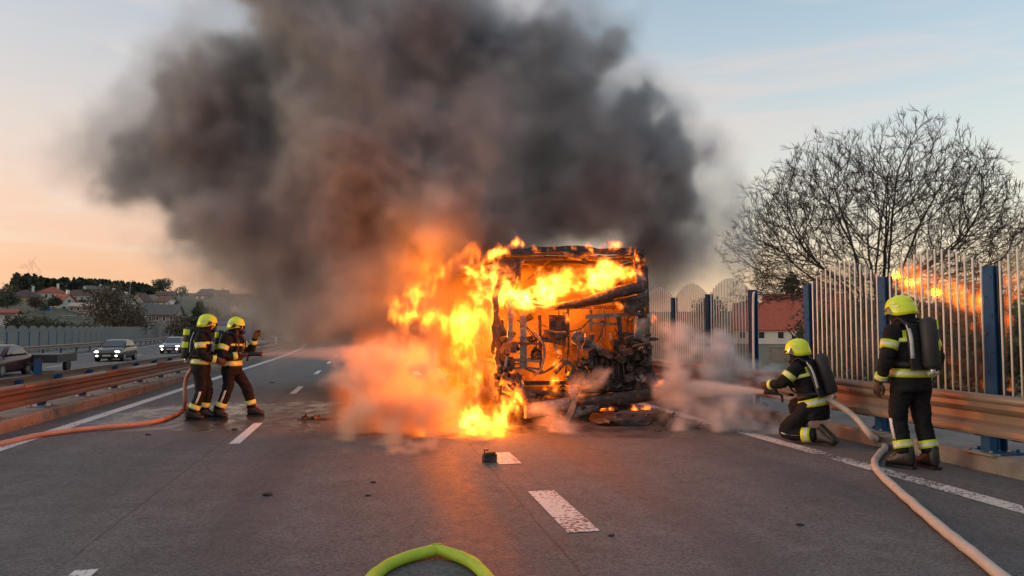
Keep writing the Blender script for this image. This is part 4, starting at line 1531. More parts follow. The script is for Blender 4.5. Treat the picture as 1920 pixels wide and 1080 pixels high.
tree('deciduous_tree', 'brown leafy tree at the gable of the farm building', at_ground(1408, 150), 6, 11, M_LEAFB, 'round', 800, 63, 0.35)
tree('deciduous_tree', 'dim brown tree behind the bus roof next to the noise barrier', at_ground(1330, 190), 12, 12, M_LEAFB, 'round', 900, 64, 0.5)

# the far side of the motorway
def far(u, Y, dv=0.0):
    return at_ground(u, Y)
fars = [('deciduous_tree', 'big dark bushy tree in front of the village, above the grey scalloped wall', 214, 118, 12.5, 11.5, M_LEAFB, 'round', 2600, 0.30),
        ('deciduous_tree', 'dark tree merging with the big bushy tree in front of the village', 246, 122, 8, 8.5, M_LEAFB, 'round', 1500, 0.30),
        ('conifer_tree', 'broad green conifer behind the two firefighters', 374, 135, 10.5, 11, M_LEAFG, 'cone', 1900, 0.36),
        ('deciduous_tree', 'round olive bush above the grey wall, below the yellow house', 42, 128, 8.5, 6.6, M_LEAFO, 'round', 1300, 0.3),
        ('deciduous_tree', 'dark green bush beside the round olive bush', 78, 140, 7, 6.0, M_LEAFG, 'round', 900, 0.3),
        ('deciduous_tree', 'low dark bush below the blue billboard', 112, 134, 9, 5.4, M_LEAFG, 'round', 1000, 0.3),
        ('deciduous_tree', 'low olive bush between the billboard and the big bushy tree', 150, 130, 8, 5.0, M_LEAFO, 'round', 1000, 0.3),
        ('deciduous_tree', 'brown garden tree before the yellow house', 66, 215, 6, 4.6, M_LEAFB, 'round', 900, 0.4),
        ('deciduous_tree', 'dark garden tree under the red gabled house', 100, 226, 6, 4.4, M_LEAFG, 'round', 800, 0.4),
        ('deciduous_tree', 'dark round tree on the field ridge behind the chalet', 305, 330, 13, 12, M_PINE, 'round', 900, 0.7),
        ('conifer_tree', 'lone dark conifer on the open field ridge', 494, 330, 7, 12, M_PINE, 'cone', 700, 0.6),
        ('deciduous_tree', 'brown tree by the long grey roof', 340, 175, 9, 8.0, M_LEAFB, 'round', 900, 0.4),
        ('deciduous_tree', 'brown tree close to the conifer behind the firefighters', 415, 165, 10, 8.5, M_LEAFB, 'round', 1000, 0.4),
        ('deciduous_tree', 'grey brown tree fading into the low smoke', 470, 150, 11, 8.0, M_LEAFB, 'round', 1000, 0.4),
        ('deciduous_tree', 'tall dim tree inside the low smoke near the bus', 560, 120, 12, 10.0, M_LEAFG, 'round', 1000, 0.4),
        ('conifer_tree', 'small dark conifer among the chalets', 330, 260, 5, 9, M_PINE, 'cone', 500, 0.5),
        ('deciduous_tree', 'brown tree standing between the chalets', 285, 240, 8, 7, M_LEAFB, 'round', 700, 0.4),
        ('deciduous_tree', 'olive tree left of the white villa', 162, 300, 7, 5, M_LEAFO, 'round', 700, 0.45),
        ('deciduous_tree', 'dark tree under the white villa', 190, 262, 7, 5, M_LEAFG, 'round', 800, 0.45),
        ('deciduous_tree', 'bare looking tree at the corner of the cream gable', 440, 235, 8, 8, M_LEAFB, 'round', 700, 0.4),
        ('deciduous_tree', 'dark tree at the picture edge beside the small yellow house', 14, 205, 8, 6, M_LEAFG, 'round', 700, 0.4),
        ('deciduous_tree', 'brown hedge tree over the white low shed', 24, 165, 7, 4.6, M_LEAFB, 'round', 700, 0.35)]
for i, (nm, lb, u, Y, w, h, m_, kd, n, lf) in enumerate(fars):
    k_ = 0.80 if i < 2 else 0.72
    tree(nm, lb, far(u, Y), w * k_ * 1.1, h * k_, m_, kd, int(n * 1.8), 100 + i, lf * 0.62)
def woods():
    rng = random.Random(8)
    b = MB()
    for i in range(120):
        u = rng.uniform(28, 285)
        Y = rng.uniform(385, 430)
        p = at(u, 600, Y)
        h = rng.uniform(5.0, 7.5) * (1.2 if u < 70 else 1.0) * (1 - 0.35 * max(0, (u - 150) / 135))
        w = rng.uniform(4, 6)
        z = hill(p.x, Y)
        cone = rng.random() < .5
        def shape(r):
            z_ = r.random()
            rad = w / 2 * ((1 - z_) ** .8 if cone else math.sin(PI * min(1, .15 + z_ * .85)) ** .6) * r.uniform(.3, 1)
            a = r.uniform(0, 2 * PI)
            return (p.x + rad * math.cos(a), Y + rad * math.sin(a), z + h * (.05 + .95 * z_))
        vs, fs = leaf_cloud(rng, 130, shape, 1.0, .7)
        b.add(vs, fs)
    tag(b.build('woods', M_PINE, fix=False), 'dark pine wood along the ridge above the village', kind='stuff')
woods()
rng_s = random.Random(21)
proto = {}
for i in range(46):       # garden bushes all over the village slope: two moulds, copied
    u, Y = rng_s.uniform(-10, 520), rng_s.uniform(135, 330)
    if abs(u - 48) < 30 and Y < 290 or abs(u - 118) < 28 and Y < 250:
        continue
    k = rng_s.choice((0, 1, 2))
    m_ = (M_LEAFB, M_LEAFG, M_LEAFO)[k]
    if k not in proto:
        o = proto[k] = tree('garden_bush', 'small ' + ('brown', 'dark green', 'olive')[k] + ' garden bush, one of many over the village slope', far(u, Y), 5, 3.6, m_, 'round', 420, 300 + k, 0.28, group=('brown', 'dark green', 'olive')[k] + ' garden bushes')
        o['category'] = 'bush'
    else:
        o = copy_tree(proto[k])
        o.location = far(u, Y)
    s_ = rng_s.uniform(.7, 1.5)
    o.scale = (s_ * rng_s.uniform(.8, 1.3), s_, s_ * rng_s.uniform(.8, 1.2))
    o.rotation_euler.z = rng_s.uniform(0, 6.28)

# ------------------------------------------------------------------ village houses and the farm
M_PANE2 = mat('window_dark', (0.02, 0.022, 0.026), 0.15, spec=0.7)
def house(label, loc, w, d, h, rh, rz, wall, roof, hip=False, wins=(3, 2), chim=True, group='village houses on the hillside', name='house', gable_wall=None, found=3.0):
    t = thing(name, loc, label, 'house', rz, group)
    b = MB()
    b.box((0, 0, (h - found) / 2), (w, d, h + found))
    wo = b.build('wall', wall, t)
    b = MB()
    e = 0.45
    if hip:
        k = min(d / 2, w / 2 - .3)
        vs = [(-w / 2 - e, -d / 2 - e, h), (w / 2 + e, -d / 2 - e, h), (w / 2 + e, d / 2 + e, h), (-w / 2 - e, d / 2 + e, h), (-w / 2 + k, 0, h + rh), (w / 2 - k, 0, h + rh)]
        b.add(vs, [(0, 1, 5, 4), (2, 3, 4, 5), (1, 2, 5), (3, 0, 4), (3, 2, 1, 0)])
    else:      # ridge along x, real roof thickness and overhang
        s = rh / (d / 2)
        poly = [(-d / 2 - e, h - e * s), (0, h + rh), (d / 2 + e, h - e * s), (d / 2 + e, h - e * s + .22), (0, h + rh + .26), (-d / 2 - e, h - e * s + .22)]
        b.prism(poly, -w / 2 - e, w / 2 + e, axis=0)
        g = MB()
        g.prism([(-d / 2 + .01, h - .01), (d / 2 - .01, h - .01), (0, h + rh - .05)], -w / 2 + .02, w / 2 - .02, axis=0)
        g.build('gable', gable_wall or wall, t)
    ro = b.build('roof', roof, t)
    if chim:
        b = MB()
        b.box((w * .18, d * .10, h + rh * .9), (.7, .7, rh * .9 + .8))
        b.build('chimney', M_WHITE, ro)
    def win(x, y, z, ww, wh, ax):
        b = MB()
        sz = (ww, .06, wh) if ax == 'y' else (.06, ww, wh)
        b.box((x, y, z), sz)
        f = b.build('window', M_WHITE, t)
        b = MB()
        o = -.035 if ax == 'y' else (.035 if x > 0 else -.035)
        b.box((x + (0 if ax == 'y' else o), y + (o if ax == 'y' else 0), z), (ww - .2, .03, wh - .2) if ax == 'y' else (.03, ww - .2, wh - .2))
        b.build('pane', M_PANE2, f)
    for j in range(wins[1]):
        z = h * (j + .55) / wins[1]
        for i in range(wins[0]):
            win(-w / 2 + w * (i + .5) / wins[0], -d / 2 - .02, z, min(1.3, w / wins[0] * .45), min(1.5, h / wins[1] * .55), 'y')
        for i in range(2):
            win(w / 2 + .02, -d / 2 + d * (i + .5) / 2, z, 1.2, min(1.5, h / wins[1] * .55), 'x')
    if not hip:
        win(w / 2 + .03, 0, h + rh * .35, 1.1, 1.0, 'x')
    return t
W_YEL = mat('house_yellow', (0.52, 0.36, 0.10), 0.85, var=0.12, scale=.6)
W_WHT = mat('house_white', (0.55, 0.54, 0.50), 0.85, var=0.12, scale=.6)
W_PNK = mat('house_pink', (0.48, 0.36, 0.30), 0.85, var=0.12, scale=.6)
W_CRM = mat('house_cream', (0.50, 0.46, 0.36), 0.85, var=0.12, scale=.6)
W_GRY = mat('house_grey', (0.26, 0.25, 0.24), 0.85, var=0.15, scale=.6)
R_RED = mat('roof_red_tile', (0.36, 0.085, 0.050), 0.8, var=0.25, scale=1.5, bump=0.4, bscale=6)
R_BRN = mat('roof_brown_tile', (0.13, 0.07, 0.055), 0.8, var=0.25, scale=1.5, bump=0.4, bscale=6)
R_PUR = mat('roof_dark_plum', (0.095, 0.058, 0.062), 0.8, var=0.25, scale=1.5, bump=0.4, bscale=6)
R_GRY = mat('roof_grey_slate', (0.12, 0.115, 0.11), 0.8, var=0.25, scale=1.5, bump=0.4, bscale=6)
def hz(u, v, Y):
    p = at(u, v, Y)
    return (p.x, Y, p.z)
house('yellow two storey house with a dark plum hipped roof', hz(48, 581, 280), 10, 8.5, 4.2, 2.7, R(12), W_YEL, R_PUR, True, (4, 2))
house('white house under a red hipped roof, up by the pine wood', hz(98, 563, 300), 8.4, 8, 2.6, 2.4, R(8), W_WHT, R_RED, True, (4, 1))
house('red roofed house whose tall pale gable faces the motorway', hz(118, 590, 240), 5.6, 6.0, 3.0, 2.9, R(-38), W_WHT, R_RED, False, (2, 1))
house('white villa with a flat pitched grey roof on the hilltop', hz(180, 560, 320), 8.0, 7, 3.4, 1.5, R(16), W_WHT, R_GRY, False, (4, 2))
house('wide house with a long brown roof beneath the white villa', hz(146, 566, 300), 10.5, 7, 2.2, 2.3, R(6), W_WHT, R_BRN, True, (5, 1))
house('pink house with terraces beside the pale gable', hz(158, 596, 232), 6.4, 6, 3.2, 0.9, R(4), W_PNK, W_PNK, False, (4, 2), False)
house('small yellow house cut by the picture edge', hz(-2, 577, 270), 7, 7, 3.4, 2.2, R(10), W_YEL, R_BRN, True, (3, 2))
house('little chalet with a steep pale gable between the trees', hz(264, 573, 260), 4.0, 5, 1.6, 2.4, R(70), W_CRM, R_BRN, False, (2, 1), False)
house('low chalet with a pale gable in front of the steep one', hz(268, 592, 235), 4.4, 5.6, 1.8, 1.8, R(60), W_WHT, R_GRY, False, (2, 1), False)
house('long grey house with a big slate roof behind the wall', hz(310, 607, 190), 6.4, 6, 2.2, 2.2, R(-6), W_GRY, R_GRY, False, (4, 1))
house('dark roofed house with a white bargeboard gable on the slope', hz(388, 563, 330), 6.5, 7, 2.0, 2.6, R(-40), W_GRY, R_PUR, False, (2, 1), False)
house('cream gabled house at the edge of the low smoke', hz(456, 580, 262), 5.4, 6, 2.2, 2.4, R(-48), W_CRM, R_BRN, False, (2, 1), False)
house('ochre fronted cabin high on the slope under the round tree', hz(312, 562, 310), 6.5, 5, 1.8, 1.3, R(6), W_YEL, R_BRN, False, (3, 1), False)
house('small white roofed cottage with a bright end wall on the slope', hz(312, 574, 280), 5.2, 5, 1.6, 1.6, R(-30), W_WHT, R_BRN, False, (2, 1), False)
house('brown roofed house far up the field under the lone conifer', hz(410, 562, 340), 8, 6, 1.8, 2.2, R(10), W_GRY, R_BRN, False, (3, 1))
house('white low shed at the picture edge above the wall', hz(6, 603, 150), 4.4, 4, 1.5, 0.5, R(10), W_WHT, R_RED, False, (2, 1), False)
house('house with red brown roof half hidden behind the big bushy tree', hz(205, 574, 255), 6.6, 6, 2.4, 2.2, R(20), W_WHT, R_BRN, False, (3, 1))
house('white house seen through the branches of the big bushy tree', hz(228, 583, 225), 5.2, 5, 2.4, 1.9, R(-30), W_WHT, R_GRY, False, (2, 1))
farm = house('long white farm building with a red roof in the grassy field', hz(1500, 643, 140), 26, 10, 3.0, 5.2, R(-31), W_WHT, R_RED, False, (7, 1), False, None, 'farm_building')
house('taller red roofed barn behind the white farm building', hz(1510, 640, 158), 18, 10, 7.4, 3.6, R(-31), W_WHT, R_RED, False, (4, 1), True, None, 'farm_building')

t = thing('billboard', hz(85, 592, 220), 'bright blue billboard on a pale stand below the yellow house', 'billboard')
b = MB(); b.box((0, 0, 1.3), (2.9, .25, 2.2)); b.build('board', mat('billboard_blue', (0.03, 0.20, 0.62), 0.5, scale=1.2, col2=(0.08, 0.32, 0.75)), t)
b = MB(); b.box((2.4, 0, -.4), (.5, .3, 3.0)); b.box((1.7, 0, 1.0), (1.2, .2, .3)); b.box((-1.0, 0, -1.3), (.2, .2, 3.2)); b.build('stand', W_WHT, t)
t = thing('garden_wall', hz(104, 594, 215), 'long pale garden wall running under the pink house and the billboard', 'wall', R(3))
b = MB(); b.box((0, 0, -1.5), (15, .3, 3.4)); b.build('wall', W_GRY, t)
b = MB(); b.box((0, 0, .28), (15.2, .5, .16)); b.build('coping', W_WHT, t)
def lamp_post(loc, h, label):
    t = thing('street_lamp', loc, label, 'street lamp')
    b = MB(); b.tube([(0, 0, -2), (0, 0, h)], [.10, .06], 7); b.tube([(0, 0, h), (.5, 0, h + .15), (.9, 0, h + .15)], .05, 6); b.build('pole', M_GALV, t)
    b = MB(); b.box((1.0, 0, h + .12), (.6, .22, .12)); b.build('lamp_head', W_WHT, t)
lamp_post(hz(243, 572, 250), 7.6, 'pale street lamp pole rising against the pine wood')
t = thing('field_wall', (45, 62, -1.5), 'low grey concrete wall across the grass in the open fence bay', 'wall', R(-30))
b = MB(); b.box((0, 0, .55), (16, .35, 1.5)); b.build('wall', M_CONC, t)
b = MB(); b.box((0, 0, 1.34), (16.2, .5, .09)); b.build('coping', M_GALV, t)

# ------------------------------------------------------------------ vehicles on the opposite carriageway
M_TINT = mat('car_glass', (0.03, 0.034, 0.036), 0.06, spec=0.9)
M_HEAD = mat('headlight_lens', (0.9, 0.88, 0.8), 0.2, emit=(1.0, 0.93, 0.78), estr=14.0)
M_TAIL = mat('tail_lens', (0.35, 0.02, 0.015), 0.25)
def car(label, loc, rz, paint, lit=True, sedan=False):
    """front towards +y"""
    t = thing('car', loc, label, 'car', rz, 'cars on the opposite carriageway')
    W = 0.89
    prof = [(2.12, .42, .60, .70), (2.05, .26, .74, .80), (1.75, .20, .84, .86), (1.30, .18, .93, .88), (.85, .18, .99, .885), (.2, .18, 1.01, .89), (-.7, .18, 1.02, .89), (-1.35, .20, 1.03, .885), (-1.75, .22, 1.02 if sedan else 1.03, .87), (-2.05, .28, .96, .82), (-2.12, .40, .82, .74)]
    b = MB()
    rings = []
    for y, z0, z1, hw in prof:
        rings.append([Vector((x * hw, y, z0 + (z1 - z0) * q)) for x, q in ((-.86, 0), (-1, .22), (-1.0, .62), (-.96, .86), (-.80, 1), (.80, 1), (.96, .86), (1.0, .62), (1, .22), (.86, 0))])
    b.rings(rings)
    body = b.build('body', paint, t)
    cab = [(1.02, .97, .98, .76), (.30, .98, 1.40, .64), (.0, .98, 1.46, .63), (-.7, .98, 1.47, .62)] + ([(-1.25, .98, 1.36, .62), (-1.78, 1.0, 1.02, .66)] if sedan else [(-1.4, .98, 1.40, .61), (-1.95, .98, 1.02, .70)])
    b = MB()
    b.rings([[Vector((-.80, y, z0)), Vector((-hw - .08 * (1 if z1 > 1.1 else 0), y, z0 + (z1 - z0) * .55)), Vector((-hw, y, z1 - .03)), Vector((-hw * .8, y, z1)), Vector((hw * .8, y, z1)), Vector((hw, y, z1 - .03)), Vector((hw + .08 * (1 if z1 > 1.1 else 0), y, z0 + (z1 - z0) * .55)), Vector((.80, y, z0))] for y, z0, z1, hw in cab])
    b.build('roof', paint, t)
    b = MB()
    b.add([(-.66, 1.00, 1.01), (.66, 1.00, 1.01), (.58, .36, 1.385), (-.58, .36, 1.385)], [(0, 1, 2, 3)])
    o = b.build('windscreen', M_TINT, t); o.location = (0, .015, .015)
    b = MB()
    yb = -1.15 if sedan else -1.35
    for s in (-1, 1):
        b = MB()
        b.add([(s * .83, .80, 1.03), (s * .80, yb, 1.04), (s * .70, yb + .15, 1.36), (s * .68, .20, 1.37)], [(0, 1, 2, 3)])
        b.build('side_window', M_TINT, t)
    b = MB()
    b.add([(-.60, -1.82, 1.07), (.60, -1.82, 1.07), (.54, -1.40 if not sedan else -1.30, 1.36), (-.54, -1.40 if not sedan else -1.30, 1.36)], [(0, 1, 2, 3)])
    o = b.build('rear_window', M_TINT, t); o.location = (0, -.03, .02)
    for s in (-1, 1):
        for y in (1.30, -1.30):
            b = MB(); b.tube([(s * .68, y, .32), (s * .90, y, .32)], .32, 18); w = b.build('wheel', M_BLACK, t)
            b = MB(); b.tube([(s * .895, y, .32), (s * .905, y, .32)], .20, 12); b.build('rim', M_GALV, w)
        b = MB(); b.lump((s * .62, 2.02, .66), (.17, .09, .075), 2, .02, lv=3); b.build('headlight', M_HEAD if lit else M_SIL, t)
        b = MB(); b.lump((s * .60, 2.10, .40), (.08, .05, .045), 2, .02, lv=3); b.build('fog_light', M_HEAD if lit else M_SIL, t)
        b = MB(); b.lump((s * .70, -2.05, .78), (.14, .08, .10), 2, .05); b.build('tail_light', M_TAIL, t)
        b = MB(); b.lump((s * .98, .72, 1.03), (.10, .06, .07), 3, .05); b.build('mirror', paint, t)
    b = MB(); b.box((0, 2.09, .52), (.9, .06, .16)); b.build('grille', M_BLACK, t)
    b = MB(); b.box((0, 2.115, .42), (.5, .03, .11)); b.build('number_plate', W_WHT, t)
    return t
P_GRY = mat('grey_car_paint', (0.10, 0.105, 0.10), 0.25, 0.5, spec=0.7)
P_SIL = mat('silver_car_paint', (0.26, 0.26, 0.25), 0.25, 0.5, spec=0.7)
P_RED = mat('dark_red_car_paint', (0.060, 0.012, 0.014), 0.25, 0.2, spec=0.7)
g = gr(218, 676, -.62)
car('dark grey hatchback with its headlights on, between the noise wall and the median', (g.x, g.y, -.62), R(181), P_GRY)
g = gr(328, 662, -.62)
car('silver car with headlights on, following farther behind the grey hatchback', (g.x, g.y, -.62), R(181), P_SIL)
g = gr(-10, 705, -.62)
car('dark red saloon cut by the picture edge, seen side on', (g.x, g.y, -.62), R(180), P_RED, False, True)
g = gr(92, 697, -.62)
t = thing('trailer', (g.x, g.y, -.62), 'low flat dark trailer on small wheels behind the red saloon', 'trailer', 0)
b = MB(); b.box((0, 0, .72), (1.7, 2.6, .42)); b.build('bed', mat('trailer_grey', (0.05, 0.048, 0.045), 0.6, var=.3), t)
b = MB(); b.bar((0, -1.3, .5), (0, -2.5, .5), .1); b.build('drawbar', M_BLACK, t)
for s in (-1, 1):
    b = MB(); b.tube([(s * .66, .2, .3), (s * .86, .2, .3)], .30, 16); b.build('wheel', M_BLACK, t)
g = Vector((-15.0, 88, -.62))
g.x = at(430, 600, 88).x
t = thing('lorry', (g.x + bend(88) * 0, 88, -.62), 'blue lorry with a pale windscreen coming up behind the two firefighters', 'lorry', R(180))
M_LB = mat('lorry_blue', (0.045, 0.075, 0.22), 0.4, var=.15)
b = MB(); b.box((0, .0, 1.75), (2.5, 2.2, 2.5)); b.build('cab', M_LB, t)
b = MB(); b.box((0, -4.6, 2.0), (2.5, 6.6, 2.6)); b.build('cargo_box', M_LB, t)
b = MB(); b.box((0, 1.115, 2.15), (2.2, .03, .75)); b.build('windscreen', mat('pale_windscreen', (0.30, 0.36, 0.30), 0.1, spec=.8), t)
for z in (2.75, 2.95):
    b = MB(); b.box((0, 1.14, z), (2.4, .06, .09)); b.build('roof_stripe', mat('pale_blue', (0.25, 0.32, 0.5), .5), t)
b = MB(); b.box((0, 1.13, .75), (2.4, .08, .4)); b.build('bumper', W_WHT, t)
for s in (-1, 1):
    b = MB(); b.lump((s * .95, 1.18, .8), (.16, .06, .1), 1, .03); b.build('headlight', M_HEAD, t)
    for y in (.2, -6):
        b = MB(); b.tube([(s * .95, y, .45), (s * 1.22, y, .45)], .45, 16); b.build('wheel', M_BLACK, t)
# ------------------------------------------------------------------ the burnt out bus, seen from the rear
M_CHAR = mat('charred_metal', (0.026, 0.023, 0.021), 0.65, 0.25, scale=5, col2=(0.055, 0.046, 0.040), bump=0.8, bscale=22, wear=(0.11, 0.095, 0.085))
M_ASH = mat('ash_grey_metal', (0.26, 0.24, 0.225), 0.55, 0.4, scale=4, col2=(0.12, 0.105, 0.095), bump=0.6, bscale=25, wear=(0.30, 0.27, 0.25))
M_SCORCH = mat('scorched_steel', (0.13, 0.075, 0.048), 0.68, 0.3, scale=4, col2=(0.045, 0.033, 0.028), bump=0.7, bscale=20, wear=(0.20, 0.14, 0.10))

def burnt_bus():
    BX0, BX1, BY, BL = 2.20, 4.86, 12.75, 11.6
    root = thing('burning_bus', (3.53, BY, 0), 'burnt out bus seen from behind, engulfed in flames on the motorway', 'bus')
    off = Vector(root.location)
    def bld(b, name, m, parent=None, amp=0.012, sc=3.0, seed=0):
        if amp:
            b.jitter(amp, sc, seed)
        b.v = [tuple(Vector(p) - off) for p in b.v]
        return b.build(name, m, parent or root)
    P = lambda u, v, dy=0.0: at(u, v, BY + dy) 
    def stick(name, pts, w, m, h=None, seed=0, amp=0.015, seg=6, parent=None):
        pts = catmull(pts, 4) if len(pts) > 2 else [Vector(pts[0]).lerp(Vector(pts[1]), k / seg) for k in range(seg + 1)]
        b = MB()
        for_rings = []
        for i, p in enumerate(pts):
            d = (pts[min(len(pts) - 1, i + 1)] - pts[max(0, i - 1)]).normalized()
            upv = Vector((0, 1, 0)) if abs(d.y) < 0.9 else Vector((0, 0, 1))
            x = d.cross(upv).normalized()
            y = x.cross(d)
            for_rings.append([p + x * w / 2 * a + y * (h or w) / 2 * c for a, c in ((-1, -1), (1, -1), (1, 1), (-1, 1))])
        b.rings(for_rings, smooth=False)
        return bld(b, name, m, parent, amp, 4.0, seed)
    def sheet(name, quad, m, nx=8, nz=6, amp=0.05, sc=3.0, th=0.012, seed=0, holes=0.0, parent=None, ragged=0.0):
        """a buckled sheet of metal between four corners (bl, br, tr, tl), torn through where it has burned away"""
        q = [Vector(p) for p in quad]
        n = (q[1] - q[0]).cross(q[3] - q[0]).normalized()
        o = Vector((seed * 3.7, seed * 8.1, seed * 1.3))
        g = []
        for j in range(nz + 1):
            for i in range(nx + 1):
                s, t = i / nx, j / nz
                p = q[0].lerp(q[1], s).lerp(q[3].lerp(q[2], s), t)
                edge = 1 if i in (0, nx) or j in (0, nz) else 0
                p = p + n * amp * mnoise.noise(p * sc + o) * 1.6
                if ragged and edge:
                    p = p + mnoise.noise_vector(p * 9 + o) * ragged
                g.append(p)
        fs = []
        for j in range(nz):
            for i in range(nx):
                a = j * (nx + 1) + i
                c = g[a]
                if holes and mnoise.noise(c * 4.3 + o * 2) > 0.55 - holes:
                    continue
                fs.append((a, a + 1, a + nx + 2, a + nx + 1))
        b = MB()
        b.add(g, fs, 0, True)
        ob = bld(b, name, m, parent, 0)
        md = ob.modifiers.new('thick', 'SOLIDIFY')
        md.thickness = th
        return ob
    # --- body shell running forward from the rear
    for k in range(9):
        y = BY + 0.05 + BL * k / 8
        z1 = 2.98 - 0.10 * math.sin(k * 1.3)
        for X in (BX0 + 0.03, BX1 - 0.03):
            if k == 0:
                continue
            stick('pillar', [(X, y, 0.95), (X + 0.02, y, 1.9), (X - 0.01, y, z1)], 0.07, M_CHAR, 0.10, seed=k + int(X * 7))
        stick('roof_rib', [(BX0 + 0.05, y, z1), (3.5, y, z1 + 0.08 - 0.10 * (k % 3)), (BX1 - 0.05, y, z1)], 0.05, M_SCORCH, 0.06, seed=20 + k)
    for X, s in ((BX0, 1), (BX1, 2)):
        for k in range(8):
            y0, y1 = BY + 0.05 + BL * k / 8, BY + 0.05 + BL * (k + 1) / 8
            sheet('side_panel', [(X, y0 + 0.02, 0.35), (X, y1 - 0.02, 0.35), (X, y1 - 0.02, 1.05), (X, y0 + 0.02, 1.05)], M_SCORCH if k % 3 else M_CHAR, 6, 5, 0.05, 2.5, seed=k + 11 * s, ragged=0.02)
        stick('waist_rail', [(X, BY, 1.07), (X, BY + 4, 1.05), (X, BY + 8, 1.08), (X, BY + BL, 1.05)], 0.08, M_CHAR, 0.06, seed=3 * s)
        stick('roof_rail', [(X + (0.04 if s == 1 else -0.04), BY, 2.97), (X, BY + 4, 2.92), (X, BY + 8, 2.96), (X, BY + BL, 2.95)], 0.10, M_CHAR, 0.08, seed=5 * s)
    for k in range(8):
        y0, y1 = BY + 0.1 + BL * k / 8, BY + 0.1 + BL * (k + 1) / 8
        sheet('roof_sheet', [(BX0 + 0.05, y0, 2.99), (BX1 - 0.05, y0, 2.99), (BX1 - 0.05, y1, 2.99), (BX0 + 0.05, y1, 2.99)], M_CHAR, 10, 5, 0.07, 1.6, seed=60 + k, holes=0.02, ragged=0.02)
    b = MB(); b.box((3.53, BY + BL / 2 + 0.8, 0.42), (2.5, BL - 1.7, 0.10)); bld(b, 'chassis', M_CHAR, amp=0.02)
    sheet('bay_bulkhead', [(BX0 + 0.05, BY + 2.0, 0.35), (BX1 - 0.05, BY + 2.0, 0.35), (BX1 - 0.05, BY + 2.3, 2.9), (BX0 + 0.05, BY + 2.3, 2.9)], M_SCORCH, 14, 12, 0.08, 2.5, seed=91, ragged=0.03)
    for X, s in ((BX0 + 0.02, 2),):
        for k in range(2 if s == 2 else 6):
            y0, y1 = BY + 0.1 + 1.45 * k, BY + 0.1 + 1.45 * (k + 1)
            sheet('window_panel', [(X, y0 + .05, 1.1), (X, y1 - .05, 1.1), (X, y1 - .05, 2.85), (X, y0 + .05, 2.85)], M_CHAR, 6, 8, 0.07, 2.5, seed=70 + k + 9 * s, holes=0.10, ragged=0.03)
    for k in (0, 1, 2):
        y0, y1 = BY + 0.1 + 1.0 * k, BY + 0.1 + 1.0 * (k + 1)
        sheet('window_panel', [(BX1 - .02, y0 + .03, 1.1 + .5 * (k == 0)), (BX1 - .02, y1 - .03, 1.1), (BX1 - .02, y1 - .03, 2.9), (BX1 - .02, y0 + .03, 2.9)], M_SCORCH, 6, 8, 0.07, 2.5, seed=170 + k, holes=0.04, ragged=0.03)
    b = MB(); b.box((3.53, BY + BL, 1.6), (2.5, 0.06, 2.4)); bld(b, 'front_bulkhead', M_CHAR, amp=0.03)
    for k in range(5):
        for X in (2.72, 4.34):
            b = MB()
            y = BY + 3.2 + 1.5 * k
            b.bar((X - 0.38, y, 1.15), (X + 0.38, y, 1.15), 0.05); b.bar((X - 0.38, y, 0.5), (X - 0.38, y, 1.75), 0.04); b.bar((X + 0.38, y, 0.5), (X + 0.38, y, 1.75), 0.04); b.bar((X - 0.38, y, 1.75), (X + 0.38, y, 1.75), 0.04)
            bld(b, 'seat_frame', M_CHAR, amp=0.02, seed=k)
    for X, s in ((BX0 + 0.14, -1), (BX1 - 0.14, 1)):
        for y in (BY + 2.5, BY + 8.6):
            b = MB()
            b.tube([(X - 0.13, y, 0.47), (X + 0.13, y, 0.47)], 0.46, 20)
            w = bld(b, 'wheel', M_CHAR, amp=0.01)
            b = MB()
            b.tube([(X + s * 0.10, y, 0.47), (X + s * 0.145, y, 0.47)], [0.27, 0.24], 16)
            b.tube([(X + s * 0.13, y, 0.47), (X + s * 0.19, y, 0.47)], 0.10, 10)
            bld(b, 'rim', M_ASH, w, amp=0)
    # --- rear roof edge and the frame of the lost rear window
    stick('rear_roof_beam', [P(932, 480), P(985, 470), P(1060, 468), P(1140, 472), P(1207, 470)], 0.11, M_CHAR, 0.09, seed=2, amp=0.055)
    stick('rear_roof_trim', [P(960, 478, -.05), P(1060, 477, -.06), P(1120, 483, -.05), P(1190, 478, -.05)], 0.035, M_SCORCH, 0.03, seed=4, amp=0.03)
    stick('corner_pillar', [P(938, 478), P(936, 520), P(930, 560), P(932, 610), P(935, 690), P(950, 735)], 0.08, M_SCORCH, 0.10, seed=6, amp=0.05)
    stick('corner_pillar', [P(1203, 474), P(1212, 520), P(1212, 570), P(1214, 640), P(1219, 735)], 0.09, M_CHAR, 0.10, seed=7, amp=0.06)
    sheet('pillar_sheet', [P(936, 545), P(962, 540), P(985, 484), P(938, 484)], M_SCORCH, 6, 6, 0.03, 5, seed=1, ragged=0.02)
    sheet('pillar_sheet', [P(1192, 538), P(1212, 545), P(1205, 476), P(1186, 478)], M_SCORCH, 6, 6, 0.05, 5, seed=2, ragged=0.03)
    sheet('torn_sheet', [P(1196, 560, -.08), P(1214, 575, -.1), P(1212, 520, -.08), P(1190, 505, -.06)], M_ASH, 5, 7, 0.06, 6, seed=3, ragged=0.04, holes=0.1)
    stick('window_frame', [P(985, 486, .02), P(1040, 482, .02), P(1110, 486, .02), P(1180, 486, .02)], 0.05, M_SCORCH, 0.05, seed=9, amp=0.02)
    stick('window_frame', [P(975, 488, .02), P(974, 530, .05)], 0.05, M_SCORCH, 0.05, seed=10)
    stick('hanging_strip', [P(1030, 488, .3), P(1000, 515, .3), P(985, 530, .25)], 0.03, M_SCORCH, 0.02, seed=12)
    # --- sagging black panel under the window
    b = MB()
